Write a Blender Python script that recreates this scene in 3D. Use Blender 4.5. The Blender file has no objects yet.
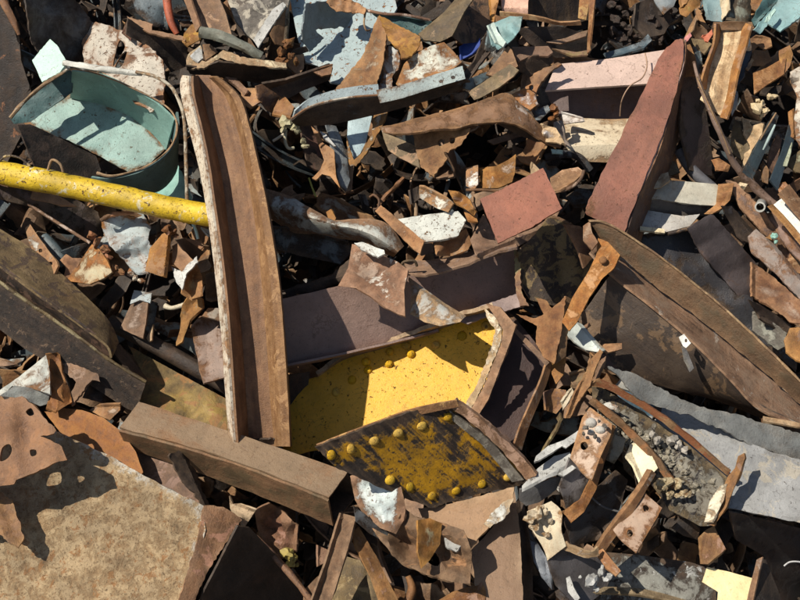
import bpy, bmesh, math, random
from mathutils import Vector, Matrix, noise
from mathutils.geometry import delaunay_2d_cdt

# ------------------------------------------------------------------ scene, camera, light
SC = bpy.context.scene
COL = SC.collection
S = 0.004                       # metres per unit on the heap face
C0 = Vector((0.0, 0.0, 1.5))    # where the lens is aimed, on the heap face
PITCH, SLOPE = math.radians(30), math.radians(45)
FOV = math.radians(36)
FWD = Vector((0, math.cos(PITCH), -math.sin(PITCH)))
RIGHT = Vector((1, 0, 0))
UP = RIGHT.cross(FWD)
CAMLOC = C0 - FWD * (1.6 / math.tan(FOV / 2))
EX = Vector((1, 0, 0))
EU = Vector((0, math.cos(SLOPE), math.sin(SLOPE)))      # up the slope
EN = Vector((0, -math.sin(SLOPE), math.cos(SLOPE)))     # out of the slope

cam = bpy.data.cameras.new('camera'); camo = bpy.data.objects.new('camera', cam); COL.objects.link(camo)
camo.matrix_world = Matrix.Translation(CAMLOC) @ Matrix((RIGHT, UP, -FWD)).transposed().to_4x4()
cam.angle = FOV; cam.clip_start = 0.05; cam.clip_end = 500
SC.camera = camo

SUN_EL, SUN_AZ = math.radians(50), math.radians(60)     # azimuth: from behind the camera round to the left
TO_SUN = Vector((-math.cos(SUN_EL) * math.sin(SUN_AZ), -math.cos(SUN_EL) * math.cos(SUN_AZ), math.sin(SUN_EL)))
w = bpy.data.worlds.new('World'); SC.world = w; w.use_nodes = True
sky = w.node_tree.nodes.new('ShaderNodeTexSky'); sky.sky_type = 'NISHITA'; sky.sun_disc = False
sky.sun_elevation = SUN_EL; sky.sun_rotation = math.atan2(TO_SUN.x, TO_SUN.y)
bg = w.node_tree.nodes['Background']; bg.inputs['Strength'].default_value = 0.07
w.node_tree.links.new(sky.outputs[0], bg.inputs[0])
sl = bpy.data.lights.new('sun', 'SUN'); sl.energy = 5.0; sl.angle = math.radians(0.5); sl.color = (1, 0.92, 0.80)
so = bpy.data.objects.new('sun', sl); COL.objects.link(so); so.location = TO_SUN * 20
so.rotation_euler = TO_SUN.to_track_quat('Z', 'Y').to_euler()
SC.view_settings.view_transform = 'Standard'; SC.view_settings.look = 'None'
SC.view_settings.exposure = 0.15; SC.view_settings.gamma = 1.0

FP = 400 / math.tan(FOV / 2)
def P(x, y, l=0.0):
    """a point of the heap: l units above the heap face, seen from the viewpoint in direction (x, y)"""
    d = RIGHT * ((x - 400) / FP) + UP * ((300 - y) / FP) + FWD
    t = (l * S - (CAMLOC - C0).dot(EN)) / d.dot(EN)
    return CAMLOC + d * t

# ------------------------------------------------------------------ materials
def _n(nt, t, **kw):
    n = nt.nodes.new(t)
    for k, v in kw.items(): setattr(n, k, v)
    return n
def _sock(nt, inp, v):
    if hasattr(v, 'is_output') or isinstance(v, bpy.types.NodeSocket): nt.links.new(v, inp)
    else: inp.default_value = v
def math_(nt, op, a, b=0.0, clamp=False):
    n = _n(nt, 'ShaderNodeMath', operation=op, use_clamp=clamp); _sock(nt, n.inputs[0], a); _sock(nt, n.inputs[1], b); return n.outputs[0]
def noise_(nt, vec, scale, detail=6, rough=0.6, dist=0.0):
    n = _n(nt, 'ShaderNodeTexNoise'); nt.links.new(vec, n.inputs['Vector'])
    n.inputs['Scale'].default_value = scale; n.inputs['Detail'].default_value = detail
    n.inputs['Roughness'].default_value = rough; n.inputs['Distortion'].default_value = dist; return n.outputs['Fac']
def ramp_(nt, fac, lo, hi, a=0.0, b=1.0):
    n = _n(nt, 'ShaderNodeMapRange'); nt.links.new(fac, n.inputs[0])
    n.inputs[1].default_value = lo; n.inputs[2].default_value = hi; n.inputs[3].default_value = a; n.inputs[4].default_value = b; return n.outputs[0]
def mix_(nt, fac, a, b, mode='MIX'):
    n = _n(nt, 'ShaderNodeMix', data_type='RGBA', blend_type=mode)
    _sock(nt, n.inputs[0], fac); _sock(nt, n.inputs[6], a); _sock(nt, n.inputs[7], b); return n.outputs[2]
def c4(c): return (c[0], c[1], c[2], 1)

RUSTS = {  # dark, mid, light
    'orange': ((.065, .027, .011), (.27, .112, .036), (.47, .25, .095)),
    'brown': ((.036, .019, .010), (.20, .102, .048), (.36, .215, .115)),
    'dark': ((.008, .006, .005), (.040, .025, .017), (.115, .073, .043)),
    'mauve': ((.065, .035, .021), (.245, .128, .068), (.37, .225, .135)),
    'tan': ((.12, .065, .03), (.37, .235, .125), (.60, .45, .28)),
    'olive': ((.028, .019, .010), (.125, .083, .040), (.26, .185, .09)),
    'grey': ((.03, .027, .022), (.17, .15, .125), (.36, .33, .27)),
}
_M = {}
def mat(rust='brown', paint=None, cover=0.5, size=1.0, streak=0.22, metal=0.0, gloss=0.45, soft=0.03, bump=1.0, chips=0.0, edgew=0.25, spec2=None, spec2c=0.0, dirt=0.35, calm=0.45, rim=None):
    """weathered steel: rust of three tones, paint left in patches (cover 0..1) and worn from the edges, grime"""
    key = (rust, paint, cover, size, streak, metal, gloss, soft, bump, chips, edgew, spec2, spec2c, dirt, calm, rim)
    if key in _M: return _M[key]
    m = bpy.data.materials.new('weathered_' + rust + ('_paint' if paint else '_steel')); m.use_nodes = True
    nt = m.node_tree; bs = nt.nodes['Principled BSDF']
    tc = _n(nt, 'ShaderNodeTexCoord'); uvn = _n(nt, 'ShaderNodeUVMap'); oi = _n(nt, 'ShaderNodeObjectInfo')
    off = _n(nt, 'ShaderNodeVectorMath', operation='SCALE'); cmb = _n(nt, 'ShaderNodeCombineXYZ')
    for k, q in enumerate((37.0, 61.0, 17.0)): nt.links.new(math_(nt, 'MULTIPLY', oi.outputs['Random'], q), cmb.inputs[k])
    add = _n(nt, 'ShaderNodeVectorMath', operation='ADD'); nt.links.new(tc.outputs['Object'], add.inputs[0]); nt.links.new(cmb.outputs[0], add.inputs[1]); V = add.outputs[0]
    mp = _n(nt, 'ShaderNodeMapping'); mp.inputs['Scale'].default_value = (3, 30, 1)
    add2 = _n(nt, 'ShaderNodeVectorMath', operation='ADD'); nt.links.new(uvn.outputs[0], add2.inputs[0]); nt.links.new(cmb.outputs[0], add2.inputs[1])
    nt.links.new(add2.outputs[0], mp.inputs['Vector'])
    st = noise_(nt, mp.outputs[0], 1.6, 5, .6)
    big = noise_(nt, V, (10 if cover < .8 else 5) * size, 10, .68, .6)
    mid = noise_(nt, V, 19 * size, 8, .7, .3)
    fine = noise_(nt, V, 150 * size, 6, .75)
    at = _n(nt, 'ShaderNodeAttribute', attribute_name='edge'); edge = at.outputs['Fac']      # 0 on the rim, 1 inside
    ed = math_(nt, 'SUBTRACT', 1.0, edge, True)
    # rust tone
    t = math_(nt, 'ADD', math_(nt, 'MULTIPLY', mid, .55), math_(nt, 'MULTIPLY', fine, .35))
    t = math_(nt, 'ADD', t, math_(nt, 'MULTIPLY', st, streak))
    t = math_(nt, 'ADD', t, math_(nt, 'MULTIPLY', ed, .11))
    t = math_(nt, 'ADD', t, math_(nt, 'MULTIPLY', oi.outputs['Random'], .05))
    c = .45 + streak * .5
    a, b_, d = RUSTS[rust]
    rr = _n(nt, 'ShaderNodeValToRGB'); nt.links.new(ramp_(nt, t, c - .17 - .1 * calm, c + .22 + .12 * calm), rr.inputs[0])
    e = rr.color_ramp.elements; e[0].color = c4(a); e[1].color = c4(d); q = e.new(.48); q.color = c4(b_)
    e[0].position = .05
    col = rr.outputs[0]
    # blotches of another tone
    blot = ramp_(nt, noise_(nt, V, 9 * size, 5, .6, 1.0), .55, .68)
    o2 = {'orange': (.30, .19, .12), 'brown': (.28, .12, .05), 'dark': (.12, .055, .028), 'mauve': (.25, .12, .06), 'tan': (.34, .14, .055), 'olive': (.18, .085, .035), 'grey': (.20, .12, .07)}[rust]
    col = mix_(nt, math_(nt, 'MULTIPLY', blot, .5 * (1 - calm)), col, c4(o2))
    dk = ramp_(nt, noise_(nt, V, 12 * size, 10, .72, .6), .40, .56, .42 + .45 * calm, 1.0)
    dc = _n(nt, 'ShaderNodeCombineColor'); [nt.links.new(dk, dc.inputs[k]) for k in range(3)]
    col = mix_(nt, 1.0, col, dc.outputs[0], 'MULTIPLY')
    # bright worn rims
    wr = math_(nt, 'MULTIPLY', ramp_(nt, ed, .62, .98), ramp_(nt, noise_(nt, V, 28, 6, .7, .3), .46, .58, 0, .6 * (1 - calm)))
    col = mix_(nt, wr, col, c4(tuple(min(.75, k * 1.15 + .02) for k in d)))
    rough = ramp_(nt, mid, .35, .65, .46, .80); h = math_(nt, 'ADD', math_(nt, 'MULTIPLY', mid, .8), math_(nt, 'MULTIPLY', fine, .55))
    h = math_(nt, 'ADD', h, math_(nt, 'MULTIPLY', st, .3))
    if paint is not None:
        f = math_(nt, 'ADD', math_(nt, 'MULTIPLY', big, .75), math_(nt, 'MULTIPLY', mid, .25))
        f = math_(nt, 'ADD', f, math_(nt, 'MULTIPLY', math_(nt, 'SUBTRACT', fine, .5), .10))
        f = math_(nt, 'SUBTRACT', f, math_(nt, 'MULTIPLY', ed, edgew * .5))
        f = math_(nt, 'ADD', f, math_(nt, 'MULTIPLY', math_(nt, 'SUBTRACT', st, .5), streak * .35))
        th = .5 + (.5 - cover) * .62
        mask = ramp_(nt, f, th - soft, th + soft)
        if chips > 0:
            ch = ramp_(nt, noise_(nt, V, 60 * size, 8, .75, .3), .635 - chips * .16, .655 - chips * .16, 1, 0)
            mask = math_(nt, 'MULTIPLY', mask, ch)
        pv = mix_(nt, ramp_(nt, mid, .35, .7), c4(tuple(k * .84 for k in paint)), c4(paint))
        pv = mix_(nt, math_(nt, 'MULTIPLY', ramp_(nt, noise_(nt, V, 2.6, 6, .6, .8), .45, .75), min(.45, dirt * 1.3)), pv, c4(tuple(p * .5 + r_ * .5 for p, r_ in zip(paint, b_))))
        stn = math_(nt, 'MULTIPLY', ramp_(nt, f, th, th + .11, 1, 0), .65)
        pv = mix_(nt, stn, pv, c4(tuple(p * .35 + q_ * .75 for p, q_ in zip(paint, b_))))
        vor = _n(nt, 'ShaderNodeTexVoronoi', feature='DISTANCE_TO_EDGE'); vor.inputs['Scale'].default_value = 11 * size
        wv = _n(nt, 'ShaderNodeVectorMath', operation='MULTIPLY_ADD'); nz = _n(nt, 'ShaderNodeTexNoise'); nt.links.new(V, nz.inputs['Vector']); nz.inputs['Scale'].default_value = 9; nz.inputs['Detail'].default_value = 6
        nt.links.new(nz.outputs['Color'], wv.inputs[0]); wv.inputs[1].default_value = (.16, .16, .16); nt.links.new(V, wv.inputs[2]); nt.links.new(wv.outputs[0], vor.inputs['Vector'])
        ck = math_(nt, 'MULTIPLY', ramp_(nt, vor.outputs['Distance'], .006, .016, 1, 0), ramp_(nt, noise_(nt, V, 7, 4, .6), .48, .58, 0, .45))
        pv = mix_(nt, ck, pv, c4(tuple(q_ * .5 for q_ in b_)))
        pv = mix_(nt, ramp_(nt, fine, .64, .74, 0, .4), pv, c4(b_))
        col = mix_(nt, mask, col, pv)
        h = math_(nt, 'ADD', math_(nt, 'MULTIPLY', h, .7), math_(nt, 'MULTIPLY', mask, .35))
        rough = ramp_(nt, mask, 0, 1, .78, gloss + .1)
    if rim is not None:
        rc, rlo, rsc = rim
        rf = math_(nt, 'ADD', ed, math_(nt, 'MULTIPLY', math_(nt, 'SUBTRACT', noise_(nt, V, rsc, 9, .75, .4), .5), 2.6))
        col = mix_(nt, ramp_(nt, rf, rlo, rlo + .35, 0, .85), col, c4(rc))
    if spec2 is not None:
        g = ramp_(nt, noise_(nt, V, 13 * size, 7, .7, .6), .62 - spec2c * .25, .66 - spec2c * .25)
        col = mix_(nt, g, col, c4(spec2))
    pit = ramp_(nt, noise_(nt, V, 85 * size, 5, .8, .2), .30, .44, .45, 1.0)
    pc = _n(nt, 'ShaderNodeCombineColor'); [nt.links.new(pit, pc.inputs[k]) for k in range(3)]
    col = mix_(nt, 1.0, col, pc.outputs[0], 'MULTIPLY')
    gr = ramp_(nt, noise_(nt, V, 7, 7, .65, .2), .38, .62, 1 - dirt, 1.0)
    mm = _n(nt, 'ShaderNodeCombineColor'); [nt.links.new(gr, mm.inputs[k]) for k in range(3)]
    col = mix_(nt, 1.0, col, mm.outputs[0], 'MULTIPLY')
    hs = _n(nt, 'ShaderNodeHueSaturation'); rnd_ = oi.outputs['Random']
    nt.links.new(math_(nt, 'ADD', .4965, math_(nt, 'MULTIPLY', rnd_, .008)), hs.inputs['Hue'])
    nt.links.new(math_(nt, 'ADD', .92, math_(nt, 'MULTIPLY', math_(nt, 'FRACT', math_(nt, 'MULTIPLY', rnd_, 7.13)), .2)), hs.inputs['Saturation'])
    nt.links.new(math_(nt, 'ADD', .80, math_(nt, 'MULTIPLY', math_(nt, 'FRACT', math_(nt, 'MULTIPLY', rnd_, 13.7)), .42)), hs.inputs['Value'])
    nt.links.new(col, hs.inputs['Color']); col = hs.outputs[0]
    nt.links.new(col, bs.inputs['Base Color']); _sock(nt, bs.inputs['Roughness'], rough)
    bs.inputs['Metallic'].default_value = metal
    if metal > .3: _sock(nt, bs.inputs['Roughness'], ramp_(nt, mid, .3, .7, .25, .6))
    bs.inputs['Specular IOR Level'].default_value = .55
    bp = _n(nt, 'ShaderNodeBump'); bp.inputs['Strength'].default_value = .9; bp.inputs['Distance'].default_value = .006 * bump
    nt.links.new(h, bp.inputs['Height']); nt.links.new(bp.outputs[0], bs.inputs['Normal'])
    _M[key] = m; return m

# ------------------------------------------------------------------ object plumbing
GROUPS = {}
def finish(name, V, F, UVs, edge, m, parent=None, label=None, cat=None, kind=None, group=None, sharp=32, mats=None, fm=None):
    c = sum(V, Vector()) / len(V)
    me = bpy.data.meshes.new(name)
    me.from_pydata([v - c for v in V], [], F)
    if mats:
        for q in mats: me.materials.append(q)
        me.polygons.foreach_set('material_index', fm)
    else: me.materials.append(m)
    if UVs:
        uv = me.uv_layers.new(name='UVMap')
        li = [0] * len(me.loops); me.loops.foreach_get('vertex_index', li)
        buf = [0.0] * (2 * len(li))
        for k, vi in enumerate(li): buf[2 * k], buf[2 * k + 1] = UVs[vi]
        uv.data.foreach_set('uv', buf)
    at = me.attributes.new('edge', 'FLOAT', 'POINT')
    at.data.foreach_set('value', edge if edge else [1.0] * len(V))
    me.polygons.foreach_set('use_smooth', [True] * len(me.polygons))
    me.set_sharp_from_angle(angle=math.radians(sharp)); me.validate(); me.update()
    o = bpy.data.objects.new(name, me); COL.objects.link(o)
    base = Vector()
    if parent is not None:
        o.parent = parent; q = parent
        while q is not None: base += q.location; q = q.parent
    o.location = c - base
    if label: o['label'] = label
    if cat: o['category'] = cat
    if kind: o['kind'] = kind
    elif cat: o['kind'] = 'thing'
    if group: o['group'] = group
    return o
def grp(cat):
    return {'plate': 'steel plates lying in the scrap heap', 'sheet': 'crumpled metal sheets in the scrap heap', 'beam': 'steel beams lying across the scrap heap',
            'bar': 'steel bars and strips in the scrap heap', 'pipe': 'pipes in the scrap heap', 'rod': 'thin rods and wires in the scrap heap',
            'bracket': 'steel brackets in the scrap heap', 'chunk': 'lumps in the scrap heap'}.get(cat)
def root(name, label, cat, x, y, l):
    o = bpy.data.objects.new(name, None); COL.objects.link(o); o.empty_display_size = .05
    o.location = P(x, y, l); o['label'] = label; o['category'] = cat; o['kind'] = 'thing'
    if grp(cat): o['group'] = grp(cat)
    return o

def inside(x, y, poly):
    r = False; j = len(poly) - 1
    for i in range(len(poly)):
        xi, yi = poly[i][:2]; xj, yj = poly[j][:2]
        if (yi > y) != (yj > y) and x < (xj - xi) * (y - yi) / (yj - yi + 1e-12) + xi: r = not r
        j = i
    return r
def segd(x, y, a, b):
    dx, dy = b[0] - a[0], b[1] - a[1]; L = dx * dx + dy * dy + 1e-9
    t = max(0, min(1, ((x - a[0]) * dx + (y - a[1]) * dy) / L))
    return math.hypot(x - a[0] - dx * t, y - a[1] - dy * t)
def smoothpoly(p, n=3):
    """closed Catmull-Rom"""
    o = []; N = len(p)
    for i in range(N):
        a, b, c, d = (p[(i + k) % N] for k in (-1, 0, 1, 2))
        for k in range(n):
            t = k / n; o.append(tuple(.5 * (2 * b[j] + (c[j] - a[j]) * t + (2 * a[j] - 5 * b[j] + 4 * c[j] - d[j]) * t * t + (3 * b[j] - a[j] - 3 * c[j] + d[j]) * t ** 3) for j in (0, 1)))
    return o
def solid(top, tris, th):
    """thicken a surface (points, triangles) by th metres away from its normal side"""
    n = [Vector() for _ in top]
    for f in tris:
        v = [top[i] for i in f]; q = (v[1] - v[0]).cross(v[2] - v[0]) if len(f) == 3 else (v[2] - v[0]).cross(v[3] - v[1])
        for i in f: n[i] += q
    N = len(top); V = list(top)
    for i, v in enumerate(top):
        V.append(v - (n[i].normalized() if n[i].length > 0 else EN) * th)
    F = [tuple(f) for f in tris] + [tuple(i + N for i in reversed(f)) for f in tris]
    cnt = {}
    for f in tris:
        for k in range(len(f)):
            a, b = f[k], f[(k + 1) % len(f)]
            if (b, a) in cnt: cnt[(b, a)] += 1
            else: cnt[(a, b)] = cnt.get((a, b), 0)
    es = set((f[k], f[(k + 1) % len(f)]) for f in tris for k in range(len(f)))
    for (a, b) in es:
        if (b, a) not in es: F.append((b, a, a + N, b + N))
    return V, F

def make_lift(outline, lift, folds, crumple, wav, rnd):
    cx = sum(p[0] for p in outline) / len(outline); cy = sum(p[1] for p in outline) / len(outline)
    L, gx, gy = lift
    so_ = rnd.uniform(0, 500); W = []
    if crumple:
        k, amp, wl = crumple
        for _ in range(k):
            th = rnd.uniform(0, math.pi); W.append((math.cos(th), math.sin(th), rnd.uniform(0, 99), amp * rnd.choice((-1, 1)) * rnd.uniform(.6, 1.2), wl * rnd.uniform(.7, 1.5)))
    def f(x, y):
        l = L + gx * (x - cx) + gy * (y - cy)
        for fd in folds:
            (x1, y1), (x2, y2), s = fd[:3]; dx, dy = x2 - x1, y2 - y1; q = math.hypot(dx, dy)
            d = (dx * (y - y1) - dy * (x - x1)) / q
            if len(fd) > 3: l += s * d * d
            elif d > 0: l += s * d
        for (c, s_, ph, a, wl) in W:
            d = c * x + s_ * y + ph + 5 * noise.noise(Vector((x * .03, y * .03, so_)))
            l += a * abs((d / wl) % 2 - 1) * wl
        if wav:
            l += wav * noise.noise(Vector((x / 22, y / 22, so_))) + wav * .4 * noise.noise(Vector((x / 7, y / 7, so_ + 9)))
        return l
    return f

_seed = [0]; EDGE = 14
def sheet(name, m, outline, lift=(0,), label=None, cat=None, parent=None, folds=(), crumple=None, wav=.7, th=2.2, jag=0.2, holes=(), sp=None, seed=None, smooth=False, axis=None, kind=None, sharp=30, on=None, curl=None):
    _seed[0] += 1; rnd = random.Random(seed if seed is not None else _seed[0] * 7 + 1)
    if len(lift) == 1: lift = (lift[0], 0, 0)
    A = abs(sum(outline[i][0] * outline[(i + 1) % len(outline)][1] - outline[(i + 1) % len(outline)][0] * outline[i][1] for i in range(len(outline)))) / 2
    if parent is None and on is None and cat in ('sheet', 'plate', 'bar') and wav >= .7 and A < 2600:
        xs_ = [p[0] for p in outline]; ys_ = [p[1] for p in outline]; cx_, cy_ = sum(xs_) / len(xs_), sum(ys_) / len(ys_)
        an = math.radians(rnd.uniform(100, 170)); ux, uy = math.cos(an), math.sin(an)
        wd = max(abs((p[0] - cx_) * -uy + (p[1] - cy_) * ux) for p in outline) + 3
        folds = list(folds) + [((cx_, cy_), (cx_ + ux * 9, cy_ + uy * 9), rnd.choice((-1, 1)) * (.38 if cat == 'sheet' else .2) / wd, 'q')]
        if not holes:
            i = max(range(len(outline)), key=lambda i: math.dist(outline[i][:2], outline[(i + 1) % len(outline)][:2]))
            a, b = outline[i], outline[(i + 1) % len(outline)]; dd = math.dist(a[:2], b[:2]); nx, ny = -(b[1] - a[1]) / dd, (b[0] - a[0]) / dd
            if not inside((a[0] + b[0]) / 2 + nx, (a[1] + b[1]) / 2 + ny, outline): nx, ny = -nx, -ny
            q = min(3.4, math.sqrt(A) * .14); a1 = (a[0] + nx * q, a[1] + ny * q); b1 = (b[0] + nx * q, b[1] + ny * q)
            if (b1[0] - a1[0]) * (a[1] - a1[1]) - (b1[1] - a1[1]) * (a[0] - a1[0]) < 0: a1, b1 = b1, a1
            folds.append((a1, b1, rnd.choice((-1.5, 1.5, 1.1))))
    base = smoothpoly(outline, 4) if smooth else outline
    if parent is None and crumple is None and not folds and wav >= .7 and on is None: crumple = (4, .5, 13) if cat == 'sheet' else (2, .2, 20)
    if on is not None:
        _g, _dz = on; lift = (0, 0, 0); f0_ = make_lift(outline, lift, folds, crumple, wav * .4, rnd); f = lambda x, y: _g(x, y) + _dz + f0_(x, y)
    else: f = make_lift(outline, lift, folds, crumple, wav, rnd)
    if curl is None: curl = 0 if on is not None else ((2.6 if cat == 'sheet' else 1.3) if wav >= .7 else .3)
    A = abs(sum(base[i][0] * base[(i + 1) % len(base)][1] - base[(i + 1) % len(base)][0] * base[i][1] for i in range(len(base)))) / 2
    if sp is None: sp = max(2.6, min(8, math.sqrt(A) / 13))
    if crumple: sp = max(2.2, sp * .7)
    def dens(poly, j):
        o = []; N = len(poly)
        for i in range(N):
            a, b = poly[i], poly[(i + 1) % N]; d = math.hypot(b[0] - a[0], b[1] - a[1]); n = max(1, int(d / max(2.5, sp * .7)))
            nx, ny = -(b[1] - a[1]) / (d + 1e-9), (b[0] - a[0]) / (d + 1e-9)
            for k in range(n):
                t = k / n; x = a[0] + (b[0] - a[0]) * t; y = a[1] + (b[1] - a[1]) * t
                q = j * (rnd.uniform(-.7, .7) + .7 * noise.noise(Vector((x * .09, y * .09, _seed[0] * 1.7))))
                if k == 0: q *= .4
                o.append((x + nx * q, y + ny * q))
        return o
    loops = [dens(base, jag)] + [dens(smoothpoly(h, 3), .25) for h in holes]
    pts = []; edges = []
    for lp in loops:
        s0 = len(pts); pts += lp; edges += [(s0 + i, s0 + (i + 1) % len(lp)) for i in range(len(lp))]
    for fd in folds:
        if len(fd) > 3: continue
        (x1, y1), (x2, y2) = fd[:2]; d = math.hypot(x2 - x1, y2 - y1); n = int((d * 3) / sp); prev = None
        for k in range(-n, 2 * n):
            t = k * sp / d / 1.0; x = x1 + (x2 - x1) * t; y = y1 + (y2 - y1) * t
            ok = inside(x, y, loops[0]) and min(segd(x, y, loops[0][i], loops[0][(i + 1) % len(loops[0])]) for i in range(len(loops[0]))) > 1.2
            if ok and any(inside(x, y, h) for h in loops[1:]): ok = False
            if ok:
                pts.append((x, y)); i = len(pts) - 1
                prev = i
            else: prev = None
    xs = [p[0] for p in base]; ys = [p[1] for p in base]
    y = min(ys); row = 0
    while y < max(ys):
        x = min(xs) + (sp * .5 if row % 2 else 0)
        while x < max(xs):
            px, py = x + rnd.uniform(-.25, .25) * sp, y + rnd.uniform(-.25, .25) * sp
            if inside(px, py, loops[0]) and not any(inside(px, py, h) for h in loops[1:]):
                dm = min(segd(px, py, lp[i], lp[(i + 1) % len(lp)]) for lp in loops for i in range(len(lp)))
                if dm > sp * .35: pts.append((px, py))
            x += sp
        y += sp * .87; row += 1
    vo, eo, fo, *_ = delaunay_2d_cdt([Vector(p) for p in pts], edges, [], 0, 1e-4)
    tris = []
    for t in fo:
        cx = sum(vo[i].x for i in t) / 3; cy = sum(vo[i].y for i in t) / 3
        if inside(cx, cy, loops[0]) and not any(inside(cx, cy, h) for h in loops[1:]): tris.append(tuple(t))
    def rimd(v): return min(segd(v.x, v.y, lp[i], lp[(i + 1) % len(lp)]) for lp in loops[:1] for i in range(len(lp)))
    rs = rnd.uniform(0, 300)
    def ff(v):
        l = f(v.x, v.y)
        if curl:
            d = rimd(v)
            if d < 9: l += curl * (1 - d / 9) ** 2 * noise.noise(Vector((v.x / 13, v.y / 13, rs))) * 2.2
        return l
    top = [P(v.x, v.y, ff(v)) for v in vo]
    used = sorted(set(i for t in tris for i in t)); mp = {u: k for k, u in enumerate(used)}
    top = [top[i] for i in used]; vv = [vo[i] for i in used]; tris = [tuple(mp[i] for i in t) for t in tris]
    # orient outwards
    a, b, c = (top[i] for i in tris[0]); 
    if (b - a).cross(c - a).dot(CAMLOC - a) < 0: tris = [tuple(reversed(t)) for t in tris]
    V, F = solid(top, tris, (min(th, 1.6) if cat == 'sheet' else th) * S)
    N = len(top)
    if axis is None:
        mx = sum(v.x for v in vv) / N; my = sum(v.y for v in vv) / N
        sxx = sum((v.x - mx) ** 2 for v in vv); syy = sum((v.y - my) ** 2 for v in vv); sxy = sum((v.x - mx) * (v.y - my) for v in vv)
        an = .5 * math.atan2(2 * sxy, sxx - syy); axis = (math.cos(an), math.sin(an))
    ax, ay = axis; q = math.hypot(ax, ay); ax /= q; ay /= q
    UV = [((v.x * ax + v.y * ay) * S, (-v.x * ay + v.y * ax) * S) for v in vv] * 2
    E = [min(1, min(segd(v.x, v.y, lp[i], lp[(i + 1) % len(lp)]) for lp in loops for i in range(len(lp))) / EDGE) for v in vv]
    o = finish(name, V, F, UV, E * 1 + [e * .4 for e in E], m, parent, label, cat, kind, grp(cat) if cat else None, sharp)
    o_f[o.name] = f
    return o
o_f = {}

def crv(p, n, closed=False):
    """Catmull-Rom through tuples"""
    if n <= 1: return list(p)
    o = []; N = len(p)
    for i in range(N - 1):
        a = p[max(0, i - 1)]; b = p[i]; c = p[i + 1]; d = p[min(N - 1, i + 2)]
        for k in range(n):
            t = k / n; o.append(tuple(.5 * (2 * b[j] + (c[j] - a[j]) * t + (2 * a[j] - 5 * b[j] + 4 * c[j] - d[j]) * t * t + (3 * b[j] - a[j] - 3 * c[j] + d[j]) * t ** 3) for j in range(len(b))))
    o.append(tuple(p[-1])); return o
def loft(name, m, rows, label=None, cat=None, parent=None, th=2.2, n=6, k=5, smooth_across=False, jag=.15, wav=.4, flip=False, sharp=32, crumple=0):
    """a skin through rows of (x, y, lift); rows are crossed by curves, each row is straight (or curved) between its points"""
    _seed[0] += 1; rnd = random.Random(_seed[0]); so_ = rnd.uniform(0, 400)
    cols = list(zip(*rows)); cols = [crv(c, n) for c in cols]; rows = list(zip(*cols))
    R2 = []
    for r in rows:
        if smooth_across: q = crv(r, k)
        else:
            q = []
            for i in range(len(r) - 1):
                for t in range(k): q.append(tuple(r[i][j] + (r[i + 1][j] - r[i][j]) * t / k for j in (0, 1, 2)))
            q.append(r[-1])
        R2.append(q)
    nr, nc = len(R2), len(R2[0]); V = []; UV = []; E = []
    us = 0
    for i, r in enumerate(R2):
        if i: us += math.dist(R2[i][nc // 2], R2[i - 1][nc // 2])
        vs = 0
        for j, p in enumerate(r):
            if j: vs += math.dist(r[j], r[j - 1])
            x, y, l = p; rim = i in (0, nr - 1) or j in (0, nc - 1)
            if rim: x += rnd.uniform(-jag, jag); y += rnd.uniform(-jag, jag)
            l += wav * noise.noise(Vector((x / 20, y / 20, so_)))
            if crumple: l += crumple * noise.noise(Vector((x / 9, y / 9, so_ + 5))); x += crumple * .5 * noise.noise(Vector((x / 12, y / 12, so_ + 25))); y += crumple * .5 * noise.noise(Vector((x / 12, y / 12, so_ + 35)))
            V.append(P(x, y, l)); UV.append((us * S, vs * S)); E.append(min(1, min(i, nr - 1 - i, j, nc - 1 - j) / 2.5))
    F = [(i * nc + j, i * nc + j + 1, (i + 1) * nc + j + 1, (i + 1) * nc + j) for i in range(nr - 1) for j in range(nc - 1)]
    if flip: F = [tuple(reversed(f)) for f in F]
    V2, F2 = solid(V, F, th * S)
    return finish(name, V2, F2, UV * 2, E + [e * .5 for e in E], m, parent, label, cat, None, grp(cat) if cat else None, sharp)

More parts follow.
